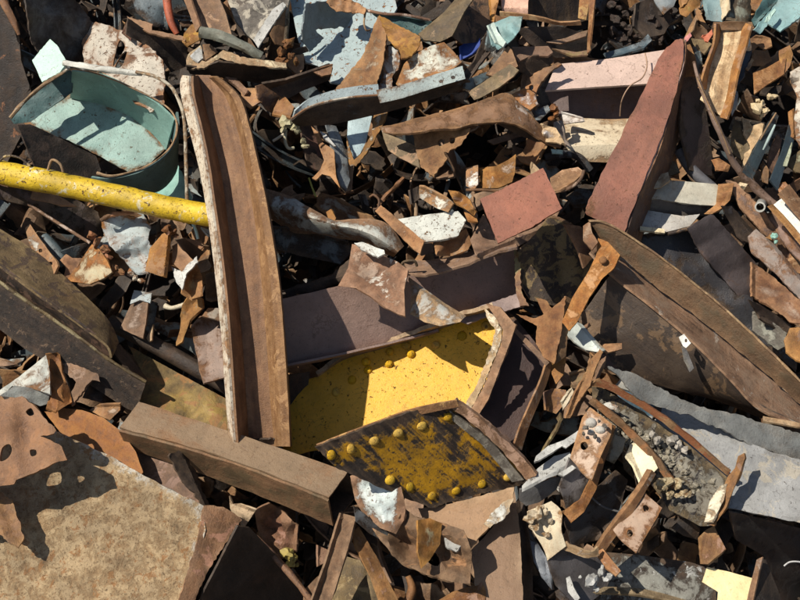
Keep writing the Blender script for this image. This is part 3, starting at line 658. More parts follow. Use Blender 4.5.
sheet('brown_offcut', DARK, [(462, 74), (474, 62), (482, 42), (488, 30), (490, 52), (480, 64), (466, 84)], (72, -.7, -.2), 'dark brown blade between the blue scrap and the short brown beam', 'plate')
bx = root('short_brown_beam', 'rusty brown box section end right of the pale channel', 'beam', 495, 70, 40)
sheet('side', mat('brown', spec2=(.42, .25, .13), spec2c=.3), [(486, 74), (508, 46), (512, 50), (518, 66), (508, 72), (492, 76)], (84, .2, .2), parent=bx)
sheet('face', mat('olive', spec2=(.33, .2, .1), spec2c=.3), [(468, 92), (492, 76), (510, 64), (519, 70), (514, 76), (498, 88), (480, 98), (474, 100)], (92, .3, -.1), parent=bx)
sheet('cap', mat('dark', paint=(.18, .25, .27), cover=.7), [(466, 80), (486, 72), (492, 76), (470, 90), (464, 88)], (84, -.5, -.3), parent=bx)
bx = root('folded_box_end', 'folded brown box end with a bright bent lip above the twisted sheet', 'beam', 535, 60, 30)
sheet('lip', MAUVE, [(512, 47), (548, 46), (553, 52), (548, 56), (530, 56), (518, 62)], (66, 0, .4), parent=bx)
sheet('face', mat('dark', spec2=(.24, .13, .08), spec2c=.4), [(518, 62), (532, 56), (552, 54), (554, 62), (540, 72), (530, 76), (520, 72)], (60, -.3, -.8), parent=bx)
sheet('brown_prong', mat('brown', spec2=(.4, .2, .09), spec2c=.3), [(528, 78), (536, 72), (558, 62), (562, 64), (548, 74), (540, 84), (534, 96), (540, 104), (536, 110), (526, 104), (524, 92)], (70, .3, .25), 'brown perforated prong above the grey twisted end', 'bracket', holes=[[(529, 86), (533, 85), (533, 89), (530, 90)], [(531, 95), (534, 94), (535, 98), (532, 98)]], jag=1)

# ------------------------------------------------------------------ left, middle
bp_ = root('curved_channel_beam', 'long curved rusty channel beam standing upright left of centre with a white flaking left flange', 'beam', 240, 260, 120)
rows = [(76, 184, 194, 199, 210, 217), (86, 182, 195, 202, 220, 230), (100, 184, 197, 205, 229, 242), (133, 192, 205, 213, 240, 252), (167, 201, 211, 221, 247, 260), (200, 207, 215, 226, 253, 267), (240, 213, 221, 231, 259, 274), (290, 219, 227, 238, 264, 281), (340, 224, 231, 243, 268, 285), (400, 228, 235, 247, 272, 289), (446, 232, 238, 250, 276, 291)]
def bl(y): return 108 - ((y - 240) / 200) ** 2 * (34 if y > 240 else 12)
loft('flange', mat('orange', paint=(.72, .64, .50), cover=.66, size=1.2, chips=.4, dirt=.2, edgew=.1), [[(a, y, bl(y) + 10), (b - (b - a) * .3, y, bl(y) + 25)] for (y, a, b, c, d, e) in rows], parent=bp_, n=6, k=4, jag=.15)
loft('flange_inner_face', mat('brown', streak=.5, calm=.8), [[(b - (b - a) * .28, y, bl(y) + 25), (c - 3, y, bl(y) + 2)] for (y, a, b, c, d, e) in rows], parent=bp_, n=6, k=3, jag=.1)
loft('web', mat('brown', streak=.5, dirt=.2, size=1.4, calm=.85), [[(c - 3, y, bl(y)), (d + 1, y, bl(y) + 2)] for (y, a, b, c, d, e) in rows], parent=bp_, n=6, k=8, jag=.15)
loft('flange', mat('brown', streak=.5, spec2=(.36, .215, .115), spec2c=.3, dirt=.15, size=1.5, calm=.9), [[(d, y, bl(y) + 2), (d + (e - d) * .55, y, bl(y) + 20), (e, y, bl(y) + 22)] for (y, a, b, c, d, e) in rows], parent=bp_, n=6, k=3, jag=.15)
_r = random.Random(3)
loft('flange_shade_wall', BROWN, [[(e, y, bl(y) + 22), (e + 1, y, bl(y) - 48)] for (y, a, b, c, d, e) in rows], parent=bp_, n=4, k=2, jag=.1, flip=True)  # deep wall added to keep sun off the yellow girder
loft('flange_shade_wall', BROWN, [[(a, y, bl(y) + 10), (a + 1, y, bl(y) - 48)] for (y, a, b, c, d, e) in rows], parent=bp_, n=4, k=2, jag=.1)  # matching deep wall added on the left to block sun
# torn, burnt lower end
sheet('torn_end', DARK, [(250, 440), (276, 438), (278, 452), (262, 448), (252, 447)], (76, 0, -1), parent=bp_, jag=1.5)
tube('yellow_pipe', PIPEY, [(-40, 160, 84), (0, 172, 86), (60, 184, 88), (120, 197, 90), (170, 208, 92), (214, 216, 92)], [11.5, 11.5, 11.3, 11.2, 11, 10.8], 'long chipped yellow pipe coming in from the left edge below the teal drum', 'pipe', seg=28, n=8, wob=.06)
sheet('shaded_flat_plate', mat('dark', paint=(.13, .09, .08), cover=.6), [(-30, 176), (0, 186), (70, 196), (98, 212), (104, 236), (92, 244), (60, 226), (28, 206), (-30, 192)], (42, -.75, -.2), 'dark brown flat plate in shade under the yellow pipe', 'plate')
tube('lit_edge_bar', mat('mauve', spec2=(.55, .42, .34), spec2c=.4), [(-20, 186, 58), (20, 200, 58), (50, 218, 56), (90, 243, 52)], 1.6, 'thin pinkish bar painted as the lit top edge of the plate under the yellow pipe', 'rod')  # sunlit top edge of the plate, made as a paler bar
sheet('brown_flat_offcut', MAUVE, [(0, 181), (46, 188), (76, 206), (60, 205), (20, 196)], (60, .2, .2), 'small brown flat offcut tucked just under the left part of the yellow pipe', 'plate')
tube('wire_curl', mat('tan'), [(86, 207, 64), (88, 200, 70), (94, 204, 70), (93, 209, 64)], .9, 'tiny curl of wire under the yellow pipe', 'rod')
tube('wire_curl', mat('dark', spec2=(.4, .3, .15), spec2c=.4), [(-2, 164, 94), (6, 156, 98), (20, 158, 98), (30, 166, 96)], 1.1, 'curled wire arching over the yellow pipe at the left edge', 'rod')
tube('wire_hook', mat('tan'), [(48, 170, 98), (52, 160, 102), (60, 164, 102), (63, 172, 100)], 1.3, 'small hooked wire standing on the yellow pipe', 'rod')
wr = root('crumpled_white_sheet', 'crumpled white sheet with rust stained folds right below the yellow pipe', 'sheet', 128, 240, 30)
sheet('face', mat('orange', paint=(.46, .52, .52), cover=.72, size=1.0, chips=.2, dirt=.2, edgew=.2), [(101, 220), (118, 216), (146, 219), (151, 226), (148, 240), (152, 252), (146, 262), (148, 272), (136, 272), (122, 258), (110, 246), (105, 234)], (62, .15, .05), parent=wr, crumple=(4, .45, 14), wav=4, jag=1.2)
tube('rolled_lip', mat('brown', spec2=(.45, .22, .12), spec2c=.4), [(101, 220, 70), (114, 214, 74), (134, 213, 72)], [2, 2.6, 1.6], parent=wr, wob=.4)
ph = root('brass_scoop', 'folded scoop of rusty yellow metal below the pinkish edge bar', 'sheet', 85, 265, 30)
sheet('bowl', mat('orange', paint=(.46, .42, .28), cover=.58, size=1.2, edgew=.2), [(66, 281), (92, 244), (100, 250), (108, 262), (112, 272), (104, 278), (90, 284), (76, 282)], (66, .25, -.1), parent=ph, folds=[((70, 280), (96, 248), .3)], wav=3)
sheet('tail', WHITEF, [(60, 260), (66, 254), (72, 258), (82, 258), (78, 266), (68, 282), (64, 276), (66, 268)], (58, .4, .1), parent=ph, crumple=(2, .6, 9))
sheet('side', BLUEG, [(60, 252), (80, 244), (91, 243), (76, 262), (66, 256)], (44, -.5, -.5), parent=ph)
lumps('frayed_rust_rag', mat('orange', spec2=(.36, .14, .06), spec2c=.5), [(92, 236, 66, 4), (97, 243, 68, 5), (104, 250, 68, 4.5), (108, 258, 68, 4), (114, 268, 66, 4), (116, 274, 64, 4.5), (111, 276, 64, 3), (120, 271, 64, 3)], label='frayed brown rusty rag of metal between the white sheet and the yellow scoop', cat='chunk')
sheet('perforated_white_strip', mat('orange', paint=(.60, .60, .52), cover=.6, size=1.6), [(25, 228), (30, 224), (38, 236), (57, 262), (58, 266), (54, 274), (42, 260), (32, 250), (28, 240)], (54, .5, .15), 'narrow white strip with punched holes above the large mossy trough beam', 'bar', holes=[[(39, 249), (42, 249), (42, 252), (39, 252)], [(49, 262), (52, 262), (52, 265), (49, 265)]], folds=[((25, 234), (40, 262), .5)])
tube('blue_grey_hose', BLUEG, [(44, 238, 36), (52, 246, 38), (60, 256, 38), (66, 264, 34)], 6, 'short blue-grey ribbed cylinder beside the perforated white strip', 'pipe')
sheet('triangular_brown_plate', mat('orange', spec2=(.36, .20, .10), spec2c=.4), [(145, 271), (150, 248), (162, 234), (170, 230), (171, 240), (167, 278)], (78, .3, .15), 'triangular rusty brown plate under the right half of the yellow pipe', 'plate', wav=1.2)
lumps('torn_rust_tip', mat('orange', spec2=(.45, .26, .18), spec2c=.4), [(168, 230, 80, 4), (173, 232, 78, 4), (176, 236, 74, 3)], label='knotted torn tip on top of the triangular brown plate', cat='chunk')
fb = root('folded_brown_bracket', 'folded bracket with a brown face and a curled golden cup beside the curved beam', 'bracket', 188, 260, 40)
sheet('face', mat('mauve', spec2=(.34, .18, .1), spec2c=.3), [(172, 246), (177, 243), (192, 259), (196, 262), (182, 272), (172, 262)], (70, .1, .2), parent=fb)
sheet('side', mat('dark', paint=(.13, .12, .11), cover=.4), [(176, 240), (184, 238), (204, 252), (196, 262), (190, 258)], (66, -.8, -.6), parent=fb)
sheet('edge', ALUP, [(171, 266), (182, 272), (188, 264), (197, 256), (198, 262), (186, 274), (182, 290), (176, 282)], (74, .3, .2), parent=fb, jag=.8)
sheet('cup', mat('orange', paint=(.45, .32, .15), cover=.5), [(184, 274), (196, 262), (202, 276), (203, 296), (192, 299), (182, 292)], (62, -.2, .4), parent=fb, crumple=(2, .7, 9))
sheet('brown_flap', MAUVE, [(184, 238), (196, 240), (204, 246), (196, 254)], (54, .3, .2), 'small brown triangular flap between the folded bracket and the yellow pipe', 'plate')
tube('white_stub_rod', MINT, [(193, 224, 66), (196, 231, 66), (198, 239, 64)], 1.6, 'tiny pale stub rod poking out below the yellow pipe end', 'rod')
sheet('white_shred', WHITE, [(201, 227), (210, 230), (216, 231), (214, 236), (209, 236)], (60, .2, .2), 'tiny white shred against the left flange of the curved beam', 'sheet')
mg = root('mauve_folded_strip', 'short folded strip with a pinkish rusty face left of the curved beam', 'bar', 138, 320, 20)
sheet('face', mat('mauve', paint=(.48, .36, .28), cover=.6), [(120, 328), (130, 306), (134, 300), (148, 303), (146, 322), (143, 338), (132, 334)], (44, .35, .2), parent=mg, wav=1.6)
sheet('pale_end', PALEB, [(130, 304), (134, 290), (152, 293), (150, 303), (140, 300)], (46, .2, .2), parent=mg)
sheet('side', BLUEG, [(149, 300), (158, 303), (154, 326), (148, 341), (143, 338), (146, 320)], (36, -.9, .1), parent=mg)
sheet('pale_edge', TAN, [(146, 338), (153, 324), (152, 340), (149, 342)], (42, .4, .1), parent=mg)
bt = root('torn_hooked_tab', 'torn hooked tab with a bright grey patch left of the curved beam', 'bracket', 190, 320, 20)
sheet('plate', RUSTW, [(182, 306), (188, 297), (202, 298), (203, 308), (196, 314), (190, 320), (186, 332), (182, 342), (176, 346), (176, 342), (180, 330), (181, 316)], (50, .3, .1), parent=bt, crumple=(2, .5, 8))
tube('pin', CREAM, [(165, 306, 40), (172, 308, 42), (184, 305, 42)], [3, 2.2, 2.6], parent=bt)
lumps('pale_lump', RUSTW, [(132, 273, 56, 3.5), (135, 277, 56, 3), (143, 281, 54, 3.2)], label='small pale lump below the crumpled white sheet', cat='chunk')

# long mossy trough
tr = root('mossy_trough_beam', 'large dark mossy trough beam running down from the left edge', 'beam', 70, 320, 60)
loft('flange', mat('olive', paint=(.19, .135, .075), cover=.45, soft=.1, spec2=(.07, .045, .03), spec2c=.4), [[(-60, 190, 60), (-60, 222, 88)], [(-5, 226, 62), (-5, 262, 92)], [(28, 246, 62), (24, 284, 92)], [(60, 272, 62), (54, 306, 90)], [(94, 304, 60), (88, 330, 86)], [(110, 322, 58), (108, 346, 80)], [(119, 342, 54), (112, 358, 74)]], parent=tr, n=5, smooth_across=True, wav=2, k=5)
loft('groove', mat('dark', spec2=(.15, .09, .06), spec2c=.5, streak=.8), [[(-60, 222, 88), (-60, 252, 70)], [(-5, 262, 92), (-5, 280, 72)], [(24, 284, 92), (20, 298, 70)], [(54, 306, 90), (50, 318, 68)], [(88, 330, 86), (84, 342, 66)], [(112, 352, 76), (108, 360, 64)]], parent=tr, n=5, wav=1)
loft('face', mat('dark', spec2=(.20, .13, .08), spec2c=.15, size=2, streak=.4, bump=1.8), [[(-60, 252, 76), (-60, 290, 66)], [(-5, 280, 76), (-5, 326, 64)], [(20, 298, 76), (30, 352, 62)], [(50, 318, 74), (72, 374, 58)], [(84, 342, 70), (104, 394, 52)], [(108, 360, 66), (126, 408, 48)], [(146, 382, 58), (136, 412, 46)]], parent=tr, n=5, wav=2, k=8)
tube('ridge', mat('olive', spec2=(.32, .26, .15), spec2c=.5), [(-60, 251, 78), (-5, 279, 79), (20, 297, 78), (50, 317, 77), (84, 341, 73), (108, 359, 69), (146, 382, 61)], 1.6, parent=tr, wob=.5)
sheet('end_plate', mat('dark', paint=(.13, .11, .08), cover=.5), [(112, 350), (120, 344), (134, 362), (147, 378), (146, 386), (128, 372)], (50, -.9, .2), parent=tr)
sheet('green_rust_plate', mat('olive', paint=(.34, .23, .08), cover=.6, soft=.12, spec2=(.30, .16, .07), spec2c=.4), [(128, 345), (140, 352), (180, 374), (236, 404), (240, 440), (196, 428), (150, 408), (138, 400), (146, 380)], (32, .1, .35), 'olive green rusty plate under the lower end of the mossy trough beam', 'plate', wav=2)
tube('dark_crossbar', DARK, [(110, 322, 24), (160, 348, 26), (230, 388, 26)], 8, 'dark shaded bar above the olive green plate', 'bar')
lb = root('mauve_box_end', 'rounded pinkish grey box end just left of the curved beam', 'beam', 210, 350, 20)
sheet('face', mat('mauve', paint=(.40, .31, .26), cover=.7), [(191, 326), (200, 316), (228, 314), (230, 376), (204, 383), (200, 370)], (40, .1, .4), parent=lb, folds=[((206, 318), (208, 376), .4)], wav=1.2)
sheet('top', mat('brown', paint=(.32, .29, .24), cover=.6), [(202, 316), (208, 308), (228, 308), (228, 322)], (50, 0, .5), parent=lb)

# crumpled bits on the left edge, between the trough and the big foreground plate
cw = root('white_folded_scrap', 'white and rust folded sheet between the mossy trough and the holed plate', 'sheet', 40, 375, 50)
sheet('upper_fold', mat('brown', paint=(.50, .52, .47), cover=.68, size=1.1, edgew=.15), [(-6, 394), (20, 376), (46, 355), (50, 372), (50, 394), (30, 388), (12, 386), (2, 396)], (76, .2, .25), parent=cw, crumple=(2, .3, 14), wav=2)
sheet('lower_fold', mat('brown', paint=(.40, .44, .42), cover=.75, size=1.1, edgew=.15), [(0, 396), (14, 386), (32, 388), (50, 392), (48, 404), (40, 406), (20, 398)], (78, -.1, -.4), parent=cw, wav=1.5)
sheet('side_flap', ORANGE, [(46, 354), (60, 352), (62, 372), (70, 390), (72, 402), (56, 412), (46, 408), (52, 386)], (70, -.3, .2), parent=cw, crumple=(2, .6, 10))
sheet('torn_web_scrap', mat('mauve', spec2=(.40, .26, .18), spec2c=.3), [(62, 360), (84, 368), (98, 374), (100, 382), (92, 380), (82, 392), (72, 406), (68, 398), (76, 382), (64, 372)], (66, .2, .15), 'torn pinkish brown web with a curved cutout below the mossy trough', 'bracket', wav=2, jag=1)
sheet('dark_leaf_scrap', mat('dark', paint=(.08, .08, .08), cover=.5), [(62, 368), (76, 372), (76, 384), (70, 394)], (50, -.5, -.3), 'small dark leaf of metal behind the torn pinkish web', 'sheet')
sheet('copper_tab', mat('orange', paint=(.55, .42, .30), cover=.55), [(89, 410), (98, 405), (120, 404), (120, 410), (110, 420), (100, 416)], (60, .2, .3), 'small copper coloured tab with a bright corner above the brown disc', 'plate', folds=[((100, 400), (104, 422), -.6)])
sheet('twisted_dark_web', mat('dark', spec2=(.15, .1, .07), spec2c=.3), [(98, 374), (110, 388), (126, 408), (122, 414), (100, 402), (84, 398), (90, 384)], (44, -.7, -.4), 'dark twisted web in shade above the copper tab', 'plate', crumple=(2, .5, 10))
sheet('left_edge_shard', mat('brown', spec2=(.42, .3, .2), spec2c=.4), [(-12, 354), (8, 360), (18, 364), (6, 366), (-12, 366)], (30, .3, .4), 'thin brown shard at the left edge under the mossy trough', 'plate')
sheet('left_edge_shard', mat('brown', paint=(.5, .42, .34), cover=.5), [(-10, 392), (0, 394), (8, 404), (4, 410), (-10, 408)], (66, .2, .2), 'pale scrap corner at the left edge above the holed plate', 'plate')

# ------------------------------------------------------------------ lower left foreground
sheet('brown_disc', mat('orange', streak=.2, dirt=.15, calm=.9), [(44, 411), (62, 408), (82, 410), (104, 418), (122, 432), (136, 452), (143, 472), (140, 478), (112, 462), (84, 446), (60, 432)], (74, .15, .2), 'smooth brown half disc standing behind the big gold-rust plate', 'disc', wav=.5, jag=.3)
sheet('second_disc', mat('mauve', streak=.2, spec2=(.34, .2, .14), spec2c=.3), [(134, 446), (146, 447), (164, 456), (182, 472), (198, 492), (206, 506), (198, 510), (160, 490), (146, 478)], (68, .15, .2), 'second rounded brown disc edge half hidden behind the gold-rust plate', 'disc', wav=.5, jag=.3)
bpz = root('gold_rust_plate', 'huge gold-brown rusty plate with a flaking pale top edge in the lower left foreground', 'plate', 100, 540, 80)
EDGE = 26
sheet('face', mat('tan', streak=.35, bump=1.5, size=2.2, paint=(.54, .40, .24), cover=.62, soft=.09, chips=.3, dirt=.4, edgew=0, calm=.25, rim=((.66, .62, .54), .72, 30), spec2=(.38, .21, .10), spec2c=.2), [(-60, 392), (40, 424), (54, 430), (66, 436), (110, 456), (160, 484), (204, 506), (206, 530), (180, 610), (160, 680), (-60, 680)], (92, .02, .08), parent=bpz, wav=2.5, jag=.8, sp=8, axis=(.3, 1))
EDGE = 14
sheet('bent_lip', mat('mauve', spec2=(.40, .22, .15), spec2c=.35), [(204, 506), (214, 505), (226, 508), (242, 520), (230, 536), (206, 574), (190, 610), (170, 660), (160, 680), (176, 612), (196, 544)], (100, -.35, .05), parent=bpz, jag=1.2, wav=1.5)
_h = [[(2, 448), (9, 444), (12, 450), (8, 458), (0, 461)], [(30, 450), (36, 450), (36, 455), (31, 456)], [(26, 411), (31, 408), (34, 414), (30, 416), (27, 414)]]
sheet('holed_plate', mat('mauve', spec2=(.30, .16, .085), spec2c=.4, streak=.2, dirt=.15, calm=.9), [(-50, 408), (0, 400), (22, 396), (32, 404), (56, 430), (54, 433), (40, 436), (50, 440), (59, 444), (67, 460), (52, 464), (40, 470), (16, 480), (14, 484), (-2, 487), (-50, 500)], (130, .1, .05), 'brown plate with burnt holes and a torn notch raised over the big gold-rust plate', 'plate', holes=_h, wav=1.6, jag=1.2)
sheet('notched_brown_plate', mat('orange', spec2=(.34, .17, .08), spec2c=.4), [(-50, 500), (-4, 490), (12, 500), (16, 512), (24, 538), (18, 548), (6, 540), (-6, 530), (-50, 540)], (118, .1, .1), 'small tan plate below the holed plate at the left edge', 'plate', jag=1.5)
bb = root('square_tube', 'long brown square tube lying diagonally in front of the curved beam foot', 'beam', 235, 460, 90)
loft('top_face', mat('brown', streak=.3, paint=(.25, .18, .115), cover=.9, soft=.15, dirt=.15, calm=.9), [[(120, 429, 96), (139, 403, 82)], [(225, 459, 106), (242, 437, 92)], [(329, 499, 116), (348, 473, 102)]], parent=bb, n=10, k=5, jag=.4, wav=.6)
loft('front_face', mat('brown', streak=.4, paint=(.135, .095, .05), cover=.75, soft=.15), [[(120, 429, 96), (128, 446, 64)], [(225, 459, 106), (230, 482, 74)], [(329, 499, 116), (334, 524, 84)]], parent=bb, n=10, k=5, jag=.4, wav=.6, flip=True)  # paint darkened for the side turned from the sun
loft('bottom_face', DARK, [[(128, 446, 64), (147, 420, 50)], [(334, 524, 84), (357, 496, 70)]], parent=bb, n=10, k=3, jag=.3)
loft('back_face', DARK, [[(139, 403, 82), (147, 420, 50)], [(348, 473, 102), (357, 496, 70)]], parent=bb, n=10, k=3, jag=.3, flip=True)
sheet('dark_torn_flange', mat('dark', paint=(.20, .18, .14), cover=.25, size=2), [(169, 456), (184, 447), (190, 462), (204, 494), (216, 512), (206, 508), (186, 486), (176, 470)], (92, -.5, .1), 'dark torn flange piece standing between the second disc and the square tube', 'plate', jag=2, wav=2)
sheet('dark_hollow_sheet', DARK, [(238, 526), (250, 528), (290, 570), (330, 620), (330, 680), (170, 680), (205, 590)], (44, -.9, -.9), 'dark sheet painted as the shaded hollow under the bent lip of the gold-rust plate', 'plate')  # black interior beside the lip, its shade made as a dark sheet
tube('dark_plate_edge', mat('mauve', spec2=(.08, .04, .03), spec2c=.5), [(244, 528, 62), (270, 552, 66), (300, 586, 70), (330, 626, 70)], 3, 'dark rounded edge bar sloping down to the bottom of the picture', 'bar', wob=.3)
sheet('crumpled_red_brown', mat('mauve', paint=(.30, .15, .10), cover=.5), [(254, 510), (270, 503), (284, 512), (298, 526), (296, 552), (280, 560), (266, 548), (258, 530)], (54, -.1, -.35), 'reddish brown crumpled sheet in half shade below the square tube', 'sheet', crumple=(2, .5, 14), wav=3)
sheet('tan_torn_leaf', mat('tan', spec2=(.3, .18, .1), spec2c=.4), [(229, 496), (233, 504), (240, 504), (256, 510), (248, 522), (244, 528), (234, 518), (230, 508)], (66, .3, .1), 'small tan torn leaf beside the bent lip of the gold-rust plate', 'sheet', crumple=(2, .6, 8))
lumps('yellow_lump', mat('olive', paint=(.50, .40, .12), cover=.8), [(288, 554, 52, 5), (294, 558, 52, 4.5), (291, 563, 52, 4), (297, 565, 50, 2.5)], label='small yellow lump in the dark hollow near the bottom', cat='chunk')
sheet('flat_bar', mat('brown', paint=(.30, .24, .14), cover=.45, size=2.5, chips=.4, edgew=.6), [(341, 513), (356, 517), (348, 548), (338, 580), (330, 606), (310, 606), (326, 562)], (96, .4, .05), 'flat brown bar with a bright ragged right edge at the bottom left of centre', 'bar', wav=1)
sheet('tan_corner_plate', mat('olive', spec2=(.30, .22, .12), spec2c=.4), [(344, 556), (360, 560), (372, 580), (376, 612), (326, 612), (334, 586)], (54, .1, .2), 'olive tan plate corner at the bottom edge behind the flat bar', 'plate')
sheet('mauve_fragment', MAUVE, [(318, 545), (328, 550), (326, 562), (318, 566)], (60, -.2, .1), 'tiny dull mauve fragment behind the flat bar', 'plate')
sheet('dim_corner_plate', mat('brown', paint=(.26, .18, .12), cover=.4), [(304, 590), (318, 576), (322, 584), (312, 612), (302, 612)], (66, .1, .2), 'dim brown plate corner left of the flat bar at the bottom edge', 'plate')
ts = root('twisted_red_strip', 'twisted reddish brown strip curving down to the bottom edge', 'bar', 372, 565, 60)
loft('upper_twist', mat('orange', paint=(.50, .30, .22), cover=.5), [[(352, 532, 84), (358, 528, 80)], [(354, 546, 88), (368, 544, 84)], [(362, 562, 88), (376, 558, 80)], [(370, 578, 84), (386, 578, 78)], [(380, 606, 80), (400, 606, 74)]], parent=ts, wav=1.5, smooth_across=True)
loft('lower_twist', mat('olive', paint=(.34, .26, .14), cover=.5), [[(368, 560, 80), (374, 564, 82)], [(368, 576, 76), (376, 580, 78)], [(370, 590, 74), (378, 596, 74)], [(372, 608, 72), (380, 610, 70)]], parent=ts)
tube('black_rod', mat('orange'), [(408, 576, 60), (412, 590, 60), (404, 608, 58)], [2.5, 4, 4], 'short brown rod end at the bottom edge below the crumpled blob', 'rod')

# ------------------------------------------------------------------ centre
pc = root('pale_channel', 'long slim channel with pale blue flanges crossing the top centre', 'beam', 380, 100, 70)
loft('upper_flange', PALEB, [[(294, 110, 94), (292, 118, 88)], [(312, 97, 96), (310, 107, 92)], [(345, 88, 98), (345, 99, 94)], [(378, 84, 98), (379, 96, 94)]], parent=pc, n=5, flip=True)
loft('web', mat('dark', paint=(.11, .13, .14), cover=.5), [[(290, 119, 90), (296, 124, 70)], [(312, 106, 94), (330, 123, 72)], [(345, 99, 96), (360, 117, 74)], [(380, 95, 97), (400, 107, 75)], [(430, 84, 97), (440, 95, 76)], [(466, 77, 96), (474, 84, 76)]], parent=pc, n=5, flip=True)
loft('front_flange', mat('brown', paint=(.62, .72, .70), cover=.86, chips=.2, dirt=.15, edgew=.3), [[(376, 90, 102), (380, 103, 96)], [(400, 85, 102), (402, 98, 96)], [(430, 76, 101), (434, 88, 96)], [(462, 66, 100), (465, 79, 96)]], parent=pc, n=5, flip=True)
tube('edge', mat('orange', paint=(.6, .58, .48), cover=.5), [(291, 119, 96), (312, 106, 98), (345, 98, 99), (380, 95, 100)], 1.1, parent=pc)
for (x, y) in ((441, 81), (453, 77)):
    sheet('bolt_hole', mat('dark', dirt=.5), [(x - 2.4, y), (x, y - 1.6), (x + 2.4, y - .6), (x + 2, y + 1.4), (x - 1, y + 2)], (104.5, 0, 0), parent=pc, th=.6, wav=0, jag=0)
sheet('brown_block_face', mat('mauve', spec2=(.13, .08, .06), spec2c=.4), [(256, 86), (270, 82), (282, 92), (290, 102), (276, 116), (266, 110), (258, 98)], (54, -.7, -.5), 'dull brown block face right of the curved beam top', 'plate')
sheet('orange_diamond', mat('orange', spec2=(.36, .18, .09), spec2c=.3), [(282, 93), (288, 100), (294, 107), (290, 118), (272, 114), (274, 108)], (62, .35, .3), 'orange-brown diamond corner touching the left end of the pale channel', 'plate')
sheet('brown_wedge', mat('orange', spec2=(.26, .14, .09), spec2c=.4), [(241, 92), (246, 88), (257, 88), (260, 102), (250, 108), (242, 104)], (52, .3, .2), 'small brown wedge just right of the curved beam top', 'plate')
sheet('side_sheet', mat('mauve'), [(220, 76), (236, 78), (248, 90), (244, 96), (236, 88)], (48, .3, .2), 'rounded mauve sheet behind the top of the curved beam', 'sheet')
lumps('lichen_cluster', mat('tan', paint=(.48, .44, .26), cover=.7), [(286, 122, 72, 5), (284, 128, 72, 4), (293, 126, 70, 5), (298, 131, 70, 4), (303, 142, 66, 3.5), (305, 146, 66, 3)], label='pale yellow crusty cluster below the left end of the pale channel', cat='chunk')
tube('yellow_twig', mat('tan', paint=(.6, .55, .36), cover=.7), [(286, 130, 68), (285, 140, 68), (288, 148, 66), (294, 148, 64)], 1.7, 'small pale bent stalk under the yellow crusty cluster', 'rod')
tube('yellow_twig', mat('tan', paint=(.5, .45, .36), cover=.7), [(284, 134, 68), (278, 138, 66), (273, 141, 64)], 1.4, 'short pale side prong left of the bent stalk', 'rod')
sheet('dark_brown_web', mat('dark', spec2=(.12, .06, .04), spec2c=.4), [(300, 122), (316, 124), (324, 150), (322, 172), (308, 166), (304, 148)], (40, -.7, .1), 'dark brown web hanging beneath the pale channel', 'plate')  # dark brown sheet with slightly lighter blotches
cs = root('curled_rust_sheet', 'curled orange and grey sheet hanging below the middle of the pale channel', 'sheet', 335, 150, 40)
sheet('rust_flap', mat('orange', spec2=(.40, .22, .10), spec2c=.4), [(311, 126), (318, 132), (322, 142), (334, 150), (336, 176), (340, 188), (330, 176), (322, 174), (316, 180), (312, 178), (320, 170), (324, 160), (316, 138)], (62, .3, .1), parent=cs, wav=2)
sheet('grey_fold', mat('dark', paint=(.24, .27, .28), cover=.75, gloss=.25), [(326, 124), (336, 126), (346, 150), (350, 180), (346, 192), (340, 186), (336, 168), (332, 150)], (58, -.6, .1), parent=cs, wav=2)
sheet('white_scratch', ALUP, [(320, 131), (326, 134), (336, 146), (334, 146), (324, 138)], (66, .2, .3), parent=cs)
sheet('rust_side', BROWN, [(348, 160), (354, 165), (352, 190), (346, 192)], (46, -.4, 0), parent=cs)
bt2 = root('pale_blue_funnel', 'pale blue funnel shaped sheet with rusty folded rim below the pale channel', 'sheet', 362, 135, 40)
sheet('panel', mat('brown', paint=(.42, .56, .60), cover=.92), [(348, 119), (366, 116), (372, 116), (366, 142), (360, 154), (352, 160), (347, 140)], (48, -.1, .1), parent=bt2)
sheet('rim', mat('orange', paint=(.72, .68, .56), cover=.6, size=2), [(374, 114), (388, 111), (380, 130), (366, 154), (356, 166), (350, 166), (348, 156), (346, 134), (350, 150), (354, 160), (362, 152), (372, 134)], (62, .3, .15), parent=bt2, jag=.8)
tube('curly_twig', mat('brown'), [(404, 178, 60), (396, 186, 60), (386, 196, 58), (378, 206, 56)], [1.6, 2.4, 2.2, 1.5], 'thin rough rusty strip left of the white patched sheet', 'rod', wob=.6)
tube('yellow_wire', mat('tan', paint=(.5, .5, .12), cover=.9), [(309, 178, 34), (312, 187, 36), (316, 197, 36)], 1, 'thin yellow wire in the dark gap above the twisted pipe', 'rod')
tube('brown_wire', ORANGE, [(334, 178, 34), (339, 184, 36), (341, 192, 36), (354, 192, 34)], 1.3, 'bent brown wire in the dark gap above the twisted pipe', 'rod')
sheet('rust_nub', ORANGE, [(326, 212), (331, 209), (336, 218), (334, 222), (328, 218)], (60, .2, .3), 'tiny orange nub on the twisted white and rust pipe', 'chunk')
lp = tube('wire_ring', BROWN, [(370, 197, 60), (374, 195, 64), (379, 200, 64), (378, 208, 62), (374, 209, 60)], 1.2, 'small brown wire hook above the flat brown bar', 'rod')

